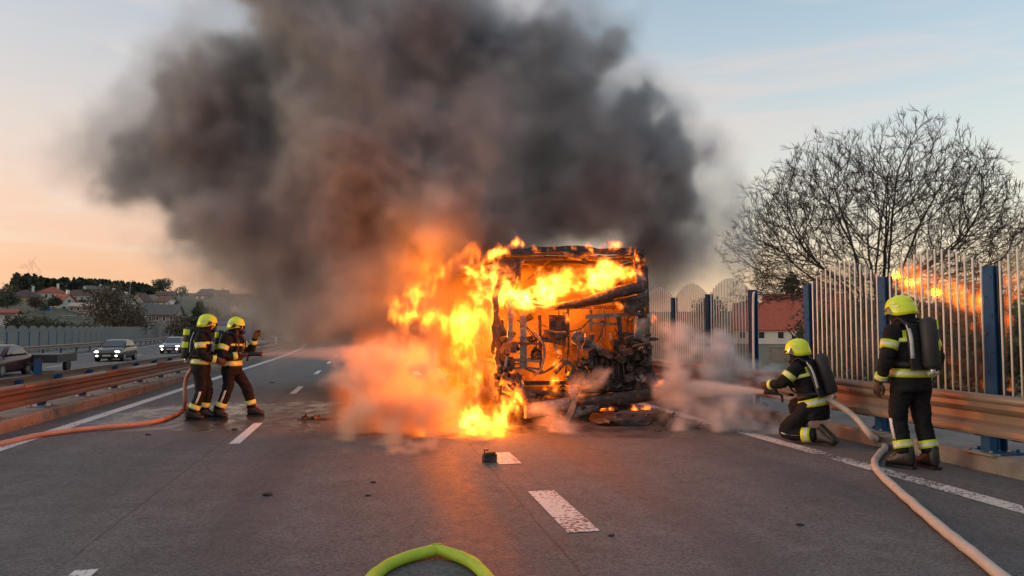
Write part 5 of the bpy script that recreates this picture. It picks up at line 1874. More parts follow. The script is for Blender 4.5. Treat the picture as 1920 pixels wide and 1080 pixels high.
    top = catmull([P(978, 566, -.04), P(1030, 570, -.09), P(1075, 562, -.10), P(1125, 548, -.10), P(1165, 534, -.08), P(1212, 526, -.04)], 5)
    bot = catmull([P(985, 573, -.04), P(1030, 578, -.09), P(1080, 576, -.12), P(1130, 566, -.12), P(1170, 556, -.09), P(1214, 546, -.04)], 5)
    b.rings([[t, t + Vector((0, -0.05, -0.03)), q + Vector((0, -0.07, 0.02)), q, q + Vector((0, 0.06, 0)), t + Vector((0, 0.06, 0))] for t, q in zip(top, bot)])
    bld(b, 'rear_panel', M_CHAR, amp=0.035, sc=6, seed=5)
    stick('panel_lip', [P(1075, 578, -.06), P(1140, 566, -.08), P(1213, 552, -.05)], 0.03, M_SCORCH, 0.03, seed=13, amp=0.02)
    for i, (q, m_) in enumerate(((((1120, 505), (1150, 510), (1148, 480), (1118, 478)), M_SCORCH), (((990, 560), (1030, 572), (1028, 545), (992, 540)), M_CHAR), (((1185, 640), (1222, 650), (1218, 590), (1196, 585)), M_ASH), (((1170, 585), (1205, 600), (1212, 555), (1160, 560)), M_CHAR),
                                  (((920, 660), (945, 668), (946, 600), (926, 590)), M_CHAR), (((1015, 640), (1060, 650), (1064, 622), (1020, 618)), M_SCORCH), (((1090, 660), (1118, 655), (1112, 625), (1096, 628)), M_ASH), (((930, 735), (985, 745), (980, 712), (940, 705)), M_ASH), (((1200, 735), (1240, 728), (1225, 690), (1205, 700)), M_CHAR),
                                  (((1040, 790), (1110, 792), (1105, 772), (1060, 770)), M_CHAR), (((1120, 775), (1190, 770), (1180, 752), (1130, 755)), M_CHAR), (((1060, 480), (1100, 492), (1110, 472), (1062, 470)), M_CHAR))):
        sheet('torn_sheet', [P(u, v, -.06 - .02 * (i % 4)) for u, v in q], m_, 6, 6, 0.07, 7, seed=40 + i, ragged=0.05, holes=0.12)
    # --- engine bay frame
    stick('cross_beam', [P(1098, 594), P(1150, 592), P(1214, 588)], 0.07, M_ASH, 0.06, seed=14, amp=0.012)
    stick('cross_beam', [P(1108, 606, .1), P(1145, 607, .1), P(1165, 608, .1)], 0.04, M_ASH, 0.04, seed=15, amp=0.012)
    stick('cross_beam', [P(945, 575, .15), P(1000, 578, .2), P(1080, 577, .2), P(1200, 575, .2)], 0.06, M_SCORCH, 0.06, seed=16, amp=0.02)
    stick('frame_post', [P(957, 560), P(956, 610), P(955, 655)], 0.085, M_ASH, 0.07, seed=17, amp=0.012)
    stick('frame_post', [P(980, 590, .05), P(981, 640, .05), P(981, 690, .05)], 0.12, M_ASH, 0.05, seed=18, amp=0.012)
    stick('frame_post', [P(1012, 590, .3), P(1013, 650, .3), P(1015, 700, .3)], 0.05, M_SCORCH, 0.05, seed=19)
    stick('frame_post', [P(1108, 580, .05), P(1108, 620, .05)], 0.05, M_ASH, 0.05, seed=21)
    stick('frame_post', [P(1160, 590), P(1162, 615), P(1163, 640)], 0.07, M_CHAR, 0.06, seed=22)
    for v, w in ((643, .04), (675, .05), (690, .04)):
        stick('frame_rung', [P(962, v + 1), P(985, v), P(1012, v + 2)], w, M_SCORCH if v == 643 else M_ASH, 0.035, seed=v, amp=0.015)
    b = MB()        # round holed gearbox plate
    c = P(1048, 612, .1)
    hole = [(-.11, .05, .055), (.09, .06, .045), (-.10, -.10, .05), (.08, -.08, .06)]
    b.box(c, (0.36, 0.04, 0.40))
    pl = bld(b, 'bell_plate', M_SCORCH, amp=0.01)
    for x, z, r in hole:
        b = MB()
        b.tube([c + Vector((x, -0.035, z)), c + Vector((x, -0.022, z))], r, 14)
        bld(b, 'opening', M_BLACK, pl, amp=0)
    b = MB()        # fan pulley
    c = P(1084, 634, -.02)
    b.tube([c + Vector((0, -0.04, 0)), c + Vector((0, 0.05, 0))], [0.12, 0.13], 18)
    b.tube([c + Vector((0, -0.09, 0)), c + Vector((0, -0.03, 0))], 0.05, 12)
    for k in range(7):
        a = 2 * PI * k / 7
        b.bar(c + Vector((0.04 * math.cos(a), -0.06, 0.04 * math.sin(a))), c + Vector((0.19 * math.cos(a + .2), -0.05, 0.19 * math.sin(a + .2))), 0.05, 0.012)
    bld(b, 'fan', M_ASH, amp=0.008)
    # --- engine: block, head, manifold, ribs, pulleys
    b = MB()
    c = P(1150, 690, .42)
    b.box(c, (1.02, 0.75, 0.62))
    e = bld(b, 'engine', M_CHAR, amp=0.05, sc=5)
    rj = random.Random(17)
    parts = [(1120, 668, .55, .20, .14), (1172, 648, .36, .16, .22), (1105, 690, .5, .22, .15), (1196, 648, .30, .30, .22), (1140, 715, .55, .16, .16), (1200, 690, .26, .20, .20), (1080, 705, .3, .18, .16), (1185, 715, .3, .16, .14)]
    for i, (u, v, w, d, h) in enumerate(parts):
        b = MB()
        c0 = P(u, v, .02 * (i % 3))
        for q in range(13):
            o3 = Vector((rj.uniform(-.5, .5) * w, rj.uniform(-.9, .5) * d, rj.uniform(-.9, .9) * h))
            if q % 4 == 3:
                dd = Vector((rj.uniform(-1, 1), rj.uniform(-.6, .6), rj.uniform(-1, 1))).normalized() * rj.uniform(.06, .16)
                b.tube([c0 + o3 - dd, c0 + o3 + dd], rj.uniform(.018, .04), 9, smooth=False)
            else:
                b.box(c0 + o3, (rj.uniform(.06, .2), rj.uniform(.08, .2), rj.uniform(.05, .16)), (rj.uniform(-.5, .5), rj.uniform(-.5, .5), rj.uniform(-.5, .5)))
        tag(bld(b, 'engine_fitting', M_CHAR, e, amp=0.015, sc=12, seed=i), kind='stuff')
    for i, (u, v, r) in enumerate(((1205, 662, .07), (1200, 705, .11), (1165, 672, .09), (1120, 652, .05), (1180, 690, .06))):
        b = MB()
        c = P(u, v, -.06)
        b.tube([c + Vector((0, -0.05, 0)), c + Vector((0, 0.12, 0))], r, 16)
        b.tube([c + Vector((0, -0.09, 0)), c + Vector((0, -0.05, 0))], [r * .35, r * .5], 10)
        bld(b, 'pulley', M_ASH if i % 2 else M_CHAR, e, amp=0.004)
    for i in range(8):
        b = MB()
        p = P(1108 + 10 * i, 672, -.02)
        b.bar(p, p + Vector((0.01, 0.0, -0.30)), 0.03, 0.04, seg=4)
        bld(b, 'cooling_rib', M_CHAR, e, amp=0.015, seed=i)
    # pipes, hoses and burnt wiring
    pipes = [([P(955, 650, -.05), P(948, 690, -.1), P(952, 725, -.12), P(975, 735, -.1)], .03, M_ASH),
             ([P(1000, 620, .0), P(1020, 650, -.05), P(1015, 690, -.08), P(1000, 705, -.05)], .025, M_ASH),
             ([P(985, 690, -.02), P(1010, 700, -.05), P(1035, 690, -.08), P(1060, 672, -.1), P(1070, 690, -.1)], .022, M_SCORCH),
             ([P(1030, 625, .05), P(1042, 650, .0), P(1050, 668, -.02)], .035, M_ASH),
             ([P(1085, 640, 0), P(1082, 670, -.02), P(1078, 690, 0)], .014, M_ASH),
             ([P(1040, 700, -.05), P(1060, 680, -.1), P(1075, 690, -.1), P(1080, 710, -.05)], .04, M_CHAR),
             ([P(1110, 595, .05), P(1090, 615, .02), P(1065, 622, .05)], .012, M_CHAR),
             ([P(1130, 578, .02), P(1135, 600, .0), P(1122, 640, .05)], .010, M_CHAR),
             ([P(1180, 590, .0), P(1176, 620, -.03), P(1188, 640, 0)], .012, M_CHAR),
             ([P(970, 600, .1), P(990, 615, .1), P(1005, 640, .12), P(1003, 680, .1)], .012, M_CHAR),
             ([P(1045, 560, .1), P(1048, 590, .05), P(1040, 600, .1)], .012, M_CHAR),
             ([P(1065, 575, .2), P(1066, 640, .2), P(1060, 700, .2)], .02, M_SCORCH),
             ([P(1200, 600, -.02), P(1192, 625, -.03), P(1205, 640, 0)], .012, M_CHAR)]
    for i, (pts, r, m) in enumerate(pipes):
        b = MB()
        b.tube(catmull(pts, 5), r, 8)
        bld(b, 'pipe', m, amp=0.008, sc=8, seed=i)
    rnd = random.Random(4)
    for i in range(26):      # tangle of burnt cable and bracket ends
        u, v = rnd.uniform(950, 1205), rnd.uniform(585, 735)
        p = P(u, v, rnd.uniform(-.05, .4))
        pts = [p]
        for k in range(3):
            pts.append(pts[-1] + Vector((rnd.uniform(-.13, .13), rnd.uniform(-.06, .06), rnd.uniform(-.16, .05))))
        b = MB()
        b.tube(catmull(pts, 3), rnd.choice((.006, .008, .012)), 5)
        bld(b, 'burnt_cable', M_CHAR if i % 3 else M_ASH, amp=0)
    for i in range(30):      # brackets and fittings bolted through the bay
        u, v = rnd.uniform(950, 1210), rnd.uniform(585, 740)
        b = MB()
        p = P(u, v, rnd.uniform(-.02, .45))
        b.box(p, (rnd.uniform(.04, .16), rnd.uniform(.03, .1), rnd.uniform(.04, .14)), (rnd.uniform(-.6, .6), rnd.uniform(-.6, .6), rnd.uniform(-.6, .6)))
        if i % 2:
            b.tube([p, p + Vector((rnd.uniform(-.1, .1), -.08, rnd.uniform(-.1, .1)))], rnd.uniform(.02, .04), 8)
        bld(b, 'bracket', rnd.choice((M_CHAR, M_CHAR, M_SCORCH, M_ASH)), amp=0.012, sc=9, seed=i)
    # --- left lamp cluster, melted
    for i, (u, v, rx, rz) in enumerate(((950, 648, .13, .16), (947, 690, .16, .18), (958, 715, .15, .12), (940, 705, .08, .16))):
        b = MB()
        for q in range(9):
            b.box(P(u, v, -.05) + Vector((rj.uniform(-.8, .8) * rx, rj.uniform(-.1, .1), rj.uniform(-.9, .9) * rz)), (rj.uniform(.05, .16), rj.uniform(.06, .14), rj.uniform(.05, .20)), (rj.uniform(-.4, .4), rj.uniform(-.5, .5), rj.uniform(-.5, .5)))
        tag(bld(b, 'lamp_cluster', M_CHAR if i % 2 else M_SCORCH, amp=0.02, sc=9, seed=i), kind='stuff')
    b = MB()
    b.lump(P(1222, 636, -.05), (.13, .05, .035), 8, 0.5, 3)
    bld(b, 'mirror_stub', M_CHAR, amp=0.02)
    # --- bumper: grey left half fallen low, dark right half riding high, pale bracket between
    def beam(name, a, c, hgt, dep, m, seed, amp=0.03):
        a, c = Vector(a), Vector(c)
        b = MB()
        n = 12
        rs = []
        for k in range(n + 1):
            p = a.lerp(c, k / n)
            prof = [(-dep / 2, -hgt / 2 + .02), (-dep / 2 - .02, -hgt / 6), (-dep / 2 - .02, hgt / 6), (-dep / 2, hgt / 2 - .02), (-dep / 2 + .03, hgt / 2), (dep / 2, hgt / 2), (dep / 2, -hgt / 2), (-dep / 2 + .03, -hgt / 2)]
            rs.append([p + Vector((0, y, z)) for y, z in prof])
        b.rings(rs, smooth=False)
        return bld(b, name, m, amp=amp, sc=5, seed=seed)
    beam('bumper', P(984, 772, -.1), P(1066, 758, -.12), 0.25, 0.16, M_ASH, 2, 0.018)
    beam('bumper', P(1088, 757, -.08), P(1232, 738, -.1), 0.23, 0.20, M_CHAR, 3, 0.02)
    beam('bumper_rail', P(975, 735, -.02), P(1075, 742, -.02), 0.10, 0.10, M_SCORCH, 4)
    beam('bumper_rail', P(1090, 735, .02), P(1225, 724, .02), 0.09, 0.10, M_CHAR, 5)
    stick('bumper_bracket', [P(1074, 725, -.16), P(1076, 750, -.2), P(1070, 772, -.22), P(1060, 790, -.2)], 0.10, M_ASH, 0.05, seed=31, amp=0.03)
    sheet('bumper_skin', [P(1070, 785, -.2), P(1120, 772, -.2), P(1125, 758, -.2), P(1085, 762, -.2)], M_ASH, 6, 4, 0.05, 6, seed=33, ragged=0.03)
    b = MB()
    b.tube([P(1228, 738, -.2), P(1234, 738, .15)], 0.11, 14)
    bld(b, 'bumper_end', M_CHAR, amp=0.02)
    b = MB()
    b.lump(P(985, 745, -.05), (.20, .15, .12), 41, 0.5, 3, lv=3); bld(b, 'step_well', M_SCORCH, amp=0.04, sc=8)
    b = MB()
    b.lump(P(1055, 772, -.16), (.07, .06, .09), 43, 0.4, 3, lv=3); bld(b, 'tow_eye', M_SCORCH, amp=0.02, sc=8)
    b = MB()
    b.box(P(1095, 718, .1), (2.3, 0.10, 0.07)); bld(b, 'sill_beam', M_CHAR, amp=0.03, sc=3)
    b = MB()
    b.tube([P(1020, 730, .5), P(1020, 745, -.05)], 0.06, 12); bld(b, 'exhaust', M_SCORCH, amp=0.01)
    return root
burnt_bus()

# burnt wreckage lying on the road behind the bus
def wreck_lump(label, c, r, seed, m=None, spikes=4):
    t = thing('wreckage', (c[0], c[1], 0), label, 'wreckage', group='burnt wreckage on the road')
    b = MB()
    rq = random.Random(seed + 50)
    b.lump((0, 0, r[2] * 0.3), (r[0], r[1], r[2] * .7), seed, 0.6, 3.0, lv=2, smooth=False)
    for q in range(14):
        a = rq.uniform(0, 2 * PI)
        k = rq.uniform(0, .9)
        b.box((math.cos(a) * r[0] * k, math.sin(a) * r[1] * k, r[2] * rq.uniform(.1, .8)), (rq.uniform(.3, 1.0) * r[0] * .5, rq.uniform(.04, .14), rq.uniform(.02, .08)), (rq.uniform(-.4, .4), rq.uniform(-.4, .4), rq.uniform(-.7, .7)))
    b.jitter(0.025, 8, seed)
    b.v = [(x, y, max(0.006, z)) for x, y, z in b.v]
    b.build('melted_mass', m or M_CHAR, t)
    rnd = random.Random(seed)
    for i in range(spikes):
        a = rnd.uniform(0, 2 * PI)
        p = Vector((math.cos(a) * r[0] * .7, math.sin(a) * r[1] * .5, r[2] * .6))
        q = MB()
        q.tube(catmull([p, p + Vector((rnd.uniform(0, .15), rnd.uniform(-.1, .1), rnd.uniform(.0, .08))), p + Vector((rnd.uniform(.05, .2), rnd.uniform(-.2, .1), rnd.uniform(.0, .12)))], 4), [.022 * (1 - i_ / 9) + .004 for i_ in range(9)], 6)
        q.build('bent_strip', M_CHAR, t)
    return t
wreck_lump('long heap of charred wreckage below the dark half of the bumper', gr(1180, 795), (0.62, 0.28, 0.17), 3, spikes=6)
wreck_lump('charred wreckage with spiky end beside the right bumper end', gr(1243, 795), (0.22, 0.2, 0.20), 5, spikes=7)
wreck_lump('small dark scrap lying in the white steam between bus and rail', gr(1318, 803), (0.16, 0.08, 0.04), 7, spikes=2)
wreck_lump('low charred strip on the wet road by the orange steam', gr(590, 786), (0.30, 0.08, 0.03), 9, spikes=1)
def block(loc):
    t = thing('battery_box', loc, 'small dark box lying at the corner of the short lane dash', 'debris box', R(8))
    b = MB(); b.box((0, 0, 0.05), (0.16, 0.10, 0.10)); b.jitter(0.008, 9, 2); b.build('case', M_CHAR, t)
    b = MB(); b.box((0.0, 0, 0.112), (0.13, 0.08, 0.022)); b.build('lid', M_SCORCH, t)
    b = MB(); b.tube([(-0.06, 0, 0.12), (-0.075, 0, 0.15), (-0.02, 0, 0.145)], 0.01, 6); b.build('terminal', M_CHAR, t)
block(gr(918, 866))
for u, v, s, lb in ((502, 929, .055, 'flat black chip of debris alone on the nearest lane'), (278, 816, .045, 'tiny dark chip at the edge of the wet patch'), (440, 806, .05, 'dark scrap by the boots of the masked firefighter'),
                    (1500, 1030 - 45, .035, 'black crumb beside the pale hose on the asphalt'), (690, 930, .03, 'black crumb in the middle of the nearest lane'), (1145, 1005, .03, 'black crumb by the long worn lane dash'), (510, 718, .06, 'dark scrap on the lane behind the masked firefighter'), (700, 905, .03, 'thin sliver of debris before the orange steam')):
    g = gr(u, v)
    b = MB()
    b.lump((0, 0, s * .25), (s, s * .6, s * .3), int(u), 0.6, 3)
    o = b.build('debris', M_CHAR)
    o.location = g
    tag(o, lb, 'debris', 'scraps of debris on the road')
# ------------------------------------------------------------------ hoses
M_HOSE = mat('pale_hose', (0.50, 0.42, 0.36), 0.7, scale=8, col2=(0.40, 0.33, 0.28), bump=0.25, bscale=120)
M_HOSE2 = mat('salmon_hose', (0.50, 0.27, 0.19), 0.7, scale=8, col2=(0.42, 0.22, 0.15), bump=0.25, bscale=120)
M_HOSEY = mat('yellow_hose', (0.42, 0.56, 0.03), 0.6, scale=6, col2=(0.34, 0.46, 0.03), bump=0.25, bscale=120)
def hose(label, pts, r, m, group='fire hoses'):
    b = MB()
    b.tube(catmull(pts, 10), r, 12)
    b.jitter(0.007, 5, len(pts))
    return tag(b.build('fire_hose', m), label, 'fire hose', group)
r_ = 0.042
G = lambda u, v, z=r_: gr(u, v, z)
hose('pale fire hose curving over the white line to the kneeling firefighter', [G(1935, 1125), G(1860, 1066), G(1760, 985), G(1690, 925), G(1650, 888), G(1640, 868), G(1650, 850), G(1660, 838), G(1650, 815), (6.72, 9.0, 0.16), (6.62, 9.25, 0.42), (6.45, 9.55, 0.62), (6.28, 9.80, 0.70), (6.0, 10.1, 0.74), NOZ_R + Vector((0.09, -0.08, -0.01))], r_, M_HOSE)
hose('salmon fire hose running from the left rail to the pair of firefighters', [G(-160, 880), G(-60, 848), G(60, 818), G(160, 804), G(240, 797), G(295, 789), G(330, 776), G(350, 760), (-3.35, 14.75, 0.2), (-3.3, 14.6, 0.75), (-2.95, 14.1, 1.02), (-2.7, 14.15, 1.08), NOZ_L + Vector((-0.15, 0.0, 0.0))], 0.037, M_HOSE2)
t = thing('fire_hose', G(820, 1030, 0.0), 'bright yellow green hose kinked into an arch at the bottom edge', 'fire hose', group='fire hoses')
o_ = Vector(t.location)
for pts in ([G(640, 1160), G(680, 1105), G(715, 1068), G(762, 1045), G(819, 1031, 0.052), G(824, 1030, 0.058)], [G(816, 1030, 0.058), G(821, 1031, 0.052), G(868, 1046), G(898, 1066), G(920, 1095), G(935, 1160)]):
    b = MB()
    pp = [p - o_ for p in catmull(pts, 8)]
    b.tube(pp, [0.042] * len(pp), 12)
    b.jitter(0.006, 6, 3)
    b.build('hose_length', M_HOSEY, t)
# ------------------------------------------------------------------ the smoke plume
def make_smoke():
    lo, hi = (-10.0, 14.5, 0.0), (12.5, 27.5, 14.5)
    vox = 0.125
    res = tuple(int((h - l) / vox) for l, h in zip(lo, hi))
    X, Y, Z = grid_xyz(lo, hi, res)
    spots = [(550, 80, 105), (455, 165, 100), (400, 255, 100), (310, 325, 74), (470, 330, 140), (250, 335, 44), (360, 370, 70), (650, 200, 160), (800, 130, 150), (915, 140, 114), (1030, 215, 108), (1085, 172, 80), (1165, 268, 94),
             (1225, 340, 88), (1100, 330, 130), (950, 280, 160), (800, 330, 160), (650, 400, 140), (560, 440, 100), (700, 500, 95), (800, 470, 100), (900, 430, 85), (1020, 410, 66), (1150, 420, 70),
             (1235, 420, 62), (1270, 350, 56), (620, 52, 108), (740, 28, 118), (850, 38, 104), (980, 118, 88), (640, 555, 62), (730, 560, 62), (520, 510, 74), (430, 430, 80), (820, 540, 60)]
    wx = vnoise(res, 17, 11, 4); wy = vnoise(res, 17, 12, 4); wz = vnoise(res, 17, 13, 4)
    Xw, Yw, Zw = X + 0.62 * wx, Y + 0.62 * wy, Z + 0.62 * wz
    f = np.full(res, -3.0, np.float32)
    rnd = random.Random(5)
    for u, v, r in spots:
        y = 20.5 + rnd.uniform(-1.6, 1.6)
        p = at(u, v, y)
        rm = 1.06 * r * (p.y * 0.982 + p.x * 0.189) / 1387.0
        d = np.sqrt((Xw - p.x) ** 2 + ((Yw - p.y) / 1.1) ** 2 + (Zw - p.z) ** 2)
        f = np.maximum(f, rm - d)
    billow = np.abs(vnoise(res, 17, 21, 5, 0.6))
    fine = vnoise(res, 8, 22, 4, 0.7)
    f = f - 0.62 * billow + 0.20 * fine + 0.18
    core = sstep(-0.12, 0.72, f)
    veil = 0.12 * sstep(-1.1, 0.3, f + 0.5 * vnoise(res, 17, 31, 4))
    dens = core * (0.8 + 0.3 * fine) + veil
    def cloud(u, v, y, ru, rv, ry, amt):
        p = at(u, v, y)
        s = (p.y * 0.982 + p.x * 0.189) / 1387.0
        q = np.sqrt(((Xw - p.x) / (ru * s)) ** 2 + ((Yw - p.y) / ry) ** 2 + ((Zw - p.z) / (rv * s)) ** 2)
        return sstep(1.0, 0.0, q) * amt * np.clip(0.75 + 0.5 * fine, 0, 2)
    extra = np.maximum.reduce([cloud(310, 335, 21, 140, 95, 2.8, .26), cloud(600, 585, 21.5, 210, 95, 4, 1.2), cloud(560, 500, 21, 150, 110, 3, .5), cloud(560, 560, 22, 150, 60, 3, .25), cloud(1265, 430, 20.5, 170, 200, 2.8, .75), cloud(1290, 500, 20, 90, 90, 2, .15), cloud(470, 430, 21, 140, 120, 3, .3), cloud(720, 590, 19, 160, 110, 3, .5)])
    dens = np.maximum(dens, extra)
    edge = np.minimum(np.minimum(X - lo[0], hi[0] - X), np.minimum(np.minimum(Y - lo[1], hi[1] - Y), np.minimum(Z - lo[2] + 1, hi[2] - Z)))
    dens = np.clip(dens, 0, 2) * sstep(0, 0.8, edge)
    dens[dens < 0.004] = 0
    o = volume_object('smoke', dens, lo, hi, scatter_material('dark_smoke', (0.665, 0.68, 0.695), 3.4, 0.1))
    return tag(o, 'huge dark grey smoke cloud billowing up from the burning bus', kind='stuff')
make_smoke()
# ------------------------------------------------------------------ fire, steam and water
def px_field(lo, hi, vox, spots, Y, ydepth, seed, warp, cell, stretch=(1, 1, 1)):
    """largest of soft spheres at the surveyed spots (u, v, radius px, weight), warped by turbulence"""
    res = tuple(max(8, int(round((h - l) / vox)) + 1) for l, h in zip(lo, hi))
    X, Yg, Z = grid_xyz(lo, hi, res)
    w = [vnoise(res, cell / vox, seed + i, 4, 0.6, stretch) for i in range(3)]
    X = X + warp * w[0]; Z = Z + warp * w[2]
    f = np.full(res, -2.0, np.float32)
    g = np.zeros(res, np.float32)
    rnd = random.Random(seed)
    for s in spots:
        u, v, r = s[:3]
        wt = s[3] if len(s) > 3 else 1.0
        y = (s[4] if len(s) > 4 else Y) + rnd.uniform(-.3, .3) * ydepth
        p = at(u, v, y)
        rm = r * (p.y * 0.982 + p.x * 0.189) / 1387.0
        d = np.sqrt((X - p.x) ** 2 + ((Yg - p.y) / max(1.0, ydepth / max(rm, 0.05) * 0.5)) ** 2 + (Z - p.z) ** 2) / rm
        k = (1 - d)
        f = np.maximum(f, k)
        g = np.maximum(g, wt * np.clip(1.35 - d, 0, 1))
    return res, f, g
def edge_fade(lo, hi, res, w):
    X, Y, Z = grid_xyz(lo, hi, res)
    return sstep(0, w, np.minimum.reduce([X - lo[0], hi[0] - X, Y - lo[1], hi[1] - Y, Z - lo[2] + w, hi[2] - Z]))

def flames(label, spots, Y, ydepth, lo, hi, vox, seed, gain, warp=0.16, cell=0.38, cut=0.10, sharp=2.2, stretch=(1, 1, 2.0), color=(1.0, 0.18, 0.016)):
    res, f, g = px_field(lo, hi, vox, spots, Y, ydepth, seed, warp, cell, stretch)
    lick = 1 - np.abs(vnoise(res, cell * 0.55 / vox, seed + 9, 4, 0.62, stretch)) * 1.25       # filaments
    big = vnoise(res, cell * 1.1 / vox, seed + 17, 3, 0.6, stretch)
    k = np.clip(f + 0.70 * (lick - 0.45) + 0.28 * big - cut, 0, None)
    dens = (k ** sharp) * g
    dens *= edge_fade(lo, hi, res, 0.15)
    dens[dens < 0.002] = 0
    o = volume_object('flames', dens, lo, hi, fire_material('flame', gain, color))
    tag(o, label, kind='stuff')
    return o
flames('tall orange and yellow flame streaming up the left flank of the bus',
       [(878, 705, 30, 1), (872, 665, 35, 1.1), (876, 625, 42, 1.2), (862, 600, 42, 1.2), (828, 596, 36, 1.1), (798, 592, 32, .95), (772, 590, 28, .8), (750, 604, 22, .5), (782, 560, 30, .6), (806, 532, 24, .5), (826, 510, 20, .35), (848, 494, 18, .22), (870, 484, 14, .16), (880, 736, 16, .5), (898, 596, 30, 1), (745, 585, 16, .25), (770, 560, 18, .3), (795, 520, 14, .2)],
       13.4, 0.55, (0.0, 12.5, 0.2), (2.9, 14.4, 3.5), 0.026, 41, 46.0, cut=0.08, color=(1.0, 0.15, 0.010), sharp=2.0)
flames('yellow fire pouring onto the road below the left corner of the bus',
       [(878, 790, 34, 1.1), (905, 786, 40, 1.2), (930, 778, 38, 1.1), (953, 766, 26, 1), (972, 745, 14, .7), (900, 808, 20, .9), (938, 818, 13, .8), (958, 820, 8, .6), (868, 770, 12, .6), (978, 725, 8, .4)],
       12.35, 0.4, (1.0, 11.7, 0.0), (3.1, 13.1, 1.3), 0.024, 51, 75.0, 0.12, 0.30, cut=0.02)
flames('white hot fire filling the rear window opening of the bus',
       [(886, 514, 24, 1.2), (912, 527, 32, 1.3), (940, 534, 32, 1.3), (965, 552, 24, 1), (982, 556, 22, 1.2), (998, 548, 26, 1.2), (1022, 546, 28, 1.2), (1052, 541, 26, 1.1), (1082, 531, 28, 1.1), (1110, 522, 26, 1.1), (1140, 507, 28, 1.1), (1164, 515, 22, 1), (1182, 516, 14, .8), (1060, 515, 14, .5), (1015, 520, 10, .3), (955, 520, 15, .6)],
       12.66, 0.42, (1.5, 12.1, 1.8), (5.1, 13.4, 3.1), 0.024, 61, 85.0, 0.10, 0.30, cut=-0.02, stretch=(1.3, 1, 1))
flames('small flames licking over the roof edge of the bus',
       [(912, 484, 14, .8), (925, 474, 15, 1), (942, 466, 15, 1), (965, 462, 13, 1), (982, 464, 7, .6), (1005, 464, 8, .7), (1035, 464, 7, .6), (1075, 465, 7, .6), (1105, 465, 7, .6), (1130, 465, 8, .7), (1155, 464, 11, .9), (905, 500, 12, .5), (898, 520, 12, .5), (1172, 465, 9, .8), (1188, 468, 9, .8), (1199, 482, 8, .7), (1135, 462, 6, .3), (1204, 498, 6, .4)],
       12.7, 0.25, (1.7, 12.3, 2.6), (5.2, 13.2, 3.5), 0.022, 71, 95.0, 0.07, 0.2)
flames('small fires burning inside the open engine bay',
       [(1042, 685, 12, .8), (1040, 712, 13, .8), (1036, 730, 10, .7), (1046, 662, 8, .5), (1060, 592, 9, .6), (970, 585, 7, .7), (930, 586, 7, .7), (966, 702, 9, .9), (965, 745, 10, .7), (972, 770, 12, .8), (1226, 600, 9, .25), (1236, 722, 12, .55), (1130, 770, 10, .8), (1150, 768, 10, .9), (1190, 766, 10, .8), (1212, 762, 8, .6), (1165, 574, 8, .4), (1030, 738, 8, .5), (1170, 768, 9, .3), (952, 575, 8, .8), (1205, 610, 6, .5)],
       12.7, 0.25, (2.0, 12.2, 0.2), (5.3, 13.4, 2.4), 0.022, 81, 75.0, 0.06, 0.18)
# glowing gas inside the shell; on the left, emission paints firelight into steam and smoke
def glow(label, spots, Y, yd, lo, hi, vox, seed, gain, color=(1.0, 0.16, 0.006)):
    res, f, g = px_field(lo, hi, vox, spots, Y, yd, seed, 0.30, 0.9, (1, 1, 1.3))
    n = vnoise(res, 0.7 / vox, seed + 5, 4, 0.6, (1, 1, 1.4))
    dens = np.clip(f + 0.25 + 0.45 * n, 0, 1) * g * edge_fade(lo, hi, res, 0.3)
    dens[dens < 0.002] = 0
    return tag(volume_object('flames', dens, lo, hi, fire_material('fire_and_haze_glow', gain, color)), label, kind='stuff')  # the volume on the left is painted firelit haze, no flame
glow('orange glow of burning gas inside the stripped bus body',
     [(960, 560, 60, .8), (1030, 600, 70, .9), (1100, 610, 70, .7), (1160, 590, 60, .6), (1000, 680, 60, .8), (1060, 700, 60, .7), (980, 520, 60, .9), (1080, 505, 50, .7), (1160, 505, 50, .7), (1150, 765, 45, .5)],
     14.3, 1.2, (2.1, 12.9, 0.3), (5.0, 16.2, 3.0), 0.09, 91, 1.5)
glow('orange firelit haze beside the left flank of the bus, its glow painted in',
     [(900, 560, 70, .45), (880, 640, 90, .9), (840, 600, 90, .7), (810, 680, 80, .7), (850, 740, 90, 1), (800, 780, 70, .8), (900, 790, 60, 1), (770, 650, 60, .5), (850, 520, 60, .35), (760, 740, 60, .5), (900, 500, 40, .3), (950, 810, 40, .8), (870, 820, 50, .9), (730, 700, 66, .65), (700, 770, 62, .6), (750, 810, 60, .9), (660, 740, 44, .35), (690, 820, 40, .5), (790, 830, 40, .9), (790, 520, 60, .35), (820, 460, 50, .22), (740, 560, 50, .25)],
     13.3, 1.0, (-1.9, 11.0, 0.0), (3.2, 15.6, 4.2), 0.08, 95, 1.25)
for u, v, y, w in ((882, 625, 13.4, 190), (868, 660, 13.4, 150), (890, 595, 13.4, 130), (880, 700, 13.3, 110), (908, 783, 12.4, 110), (932, 778, 12.3, 90), (885, 790, 12.4, 90),
                   (940, 534, 12.82, 60), (1052, 541, 12.82, 70), (1110, 522, 12.82, 70), (1140, 507, 12.82, 70), (1040, 700, 13.2, 60), (1100, 560, 16.2, 110), (960, 560, 17.0, 110), (800, 500, 17.2, 110), (740, 560, 16.6, 80), (730, 720, 13.0, 22), (790, 760, 12.7, 26)):  # last four stand in smoke and steam, added to light them orange
    fire_lamp('fire_and_added_haze_light', at(u, v, y), w * 0.75, 0.07)

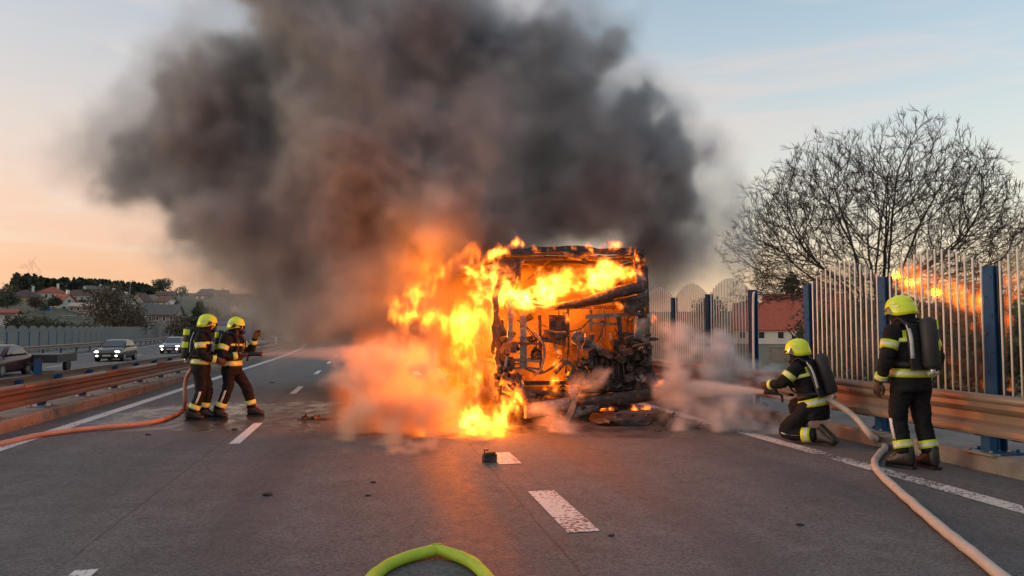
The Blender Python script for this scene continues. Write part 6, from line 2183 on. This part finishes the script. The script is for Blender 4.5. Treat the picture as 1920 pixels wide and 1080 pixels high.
def vapour(name, label, spots, Y, yd, lo, hi, vox, seed, density, color, soft=0.9, warp=0.28, cell=0.8):
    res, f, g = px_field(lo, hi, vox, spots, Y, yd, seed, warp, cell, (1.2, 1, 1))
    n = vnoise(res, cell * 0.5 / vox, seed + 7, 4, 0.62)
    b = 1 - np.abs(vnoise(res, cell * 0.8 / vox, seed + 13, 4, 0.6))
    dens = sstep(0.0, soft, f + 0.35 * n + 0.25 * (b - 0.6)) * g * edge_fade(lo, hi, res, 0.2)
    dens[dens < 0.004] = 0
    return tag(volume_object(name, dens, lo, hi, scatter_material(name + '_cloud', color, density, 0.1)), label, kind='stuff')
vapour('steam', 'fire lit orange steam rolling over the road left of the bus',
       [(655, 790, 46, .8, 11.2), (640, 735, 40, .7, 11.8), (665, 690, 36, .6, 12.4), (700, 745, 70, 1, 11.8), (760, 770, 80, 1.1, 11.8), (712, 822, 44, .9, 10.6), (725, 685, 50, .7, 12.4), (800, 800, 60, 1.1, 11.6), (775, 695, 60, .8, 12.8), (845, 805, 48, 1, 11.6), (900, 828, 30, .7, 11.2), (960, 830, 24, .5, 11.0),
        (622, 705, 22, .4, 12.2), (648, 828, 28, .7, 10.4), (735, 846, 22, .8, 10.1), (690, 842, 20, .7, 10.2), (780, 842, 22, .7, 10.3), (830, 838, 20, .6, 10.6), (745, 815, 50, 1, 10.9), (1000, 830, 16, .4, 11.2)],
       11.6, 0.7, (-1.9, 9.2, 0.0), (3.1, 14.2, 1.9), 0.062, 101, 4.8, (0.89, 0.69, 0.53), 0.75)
vapour('steam', 'pale grey steam drifting between the bus and the brown rail',
       [(1285, 640, 38, .7), (1320, 638, 38, 1), (1350, 655, 34, 1.1), (1380, 680, 28, 1), (1265, 690, 44, .9), (1330, 700, 44, 1), (1300, 745, 48, .8), (1400, 775, 46, .9, 11.2), (1450, 800, 34, .9, 10.7), (1350, 800, 42, .9, 11.2), (1280, 805, 36, .8, 11.2), (1220, 812, 34, .7, 11.3), (1170, 816, 40, .4, 11.5), (1110, 818, 40, .35, 11.5), (1050, 818, 40, .35, 11.5), (1000, 820, 36, .35, 11.5), (1245, 650, 34, .6), (1415, 705, 22, .7), (1475, 770, 24, .7, 10.6),
        (1085, 690, 26, .3, 12.5), (1195, 668, 18, .4, 12.5), (1110, 700, 20, .45, 12.5), (1250, 760, 36, .7, 12.3), (1240, 610, 24, .35), (1385, 740, 36, .8, 11.5)],
       11.9, 0.7, (2.4, 9.8, 0.0), (7.2, 14.0, 2.2), 0.06, 111, 7.0, (0.985, 0.985, 0.985), 1.0)

def water_jet(label, a, c, r0, r1, density, seed, droop=0.1):
    """spray widening from the nozzle: drops thinning out with distance"""
    a, c = Vector(a), Vector(c)
    lo = tuple(min(a[k], c[k]) - r1 * 1.6 for k in range(3))
    hi = tuple(max(a[k], c[k]) + r1 * 1.6 for k in range(3))
    vox = 0.028
    res = tuple(max(8, int((h - l) / vox) + 1) for l, h in zip(lo, hi))
    X, Y, Z = grid_xyz(lo, hi, res)
    d = c - a
    L2 = d.length_squared
    T = ((X - a.x) * d.x + (Y - a.y) * d.y + (Z - a.z) * d.z) / L2
    n = vnoise(res, 0.25 / vox, seed, 4, 0.65)
    n2 = vnoise(res, 0.5 / vox, seed + 3, 3, 0.6)
    tt = np.clip(T, 0, 1)
    cz = a.z + d.z * tt + droop * tt * (1 - tt) * 2
    rad = np.sqrt((X - a.x - d.x * tt) ** 2 + (Y - a.y - d.y * tt) ** 2 + (Z - cz) ** 2)
    rr = r0 + (r1 - r0) * tt
    k = rad / rr + 0.30 * n * tt
    dens = sstep(1.15, 0.35, k) * (0.10 + 0.90 * (r0 / rr) ** 0.75) * sstep(-0.003, 0.003, T) * sstep(1.0, 0.72 , T + 0.12 * n2) * np.clip(1 + 0.6 * n * tt, 0.2, 2)
    dens[dens < 0.004] = 0
    return tag(volume_object('water_spray', dens, lo, hi, scatter_material('water_drops', (0.95, 0.95, 0.95), density, 0.2)), label, kind='stuff')
water_jet('spray of water shooting from the masked firefighter towards the flames', NOZ_L + Vector((0.20, 0, 0)), (1.5, 14.0, 1.12), 0.035, 0.34, 8.0, 5, 0.05)
water_jet('spray of water from the kneeling firefighter towards the bus corner', NOZ_R + Vector((-0.15, 0.13, 0.01)), at(1205, 735, 12.6), 0.03, 0.27, 26.0, 8, 0.10)
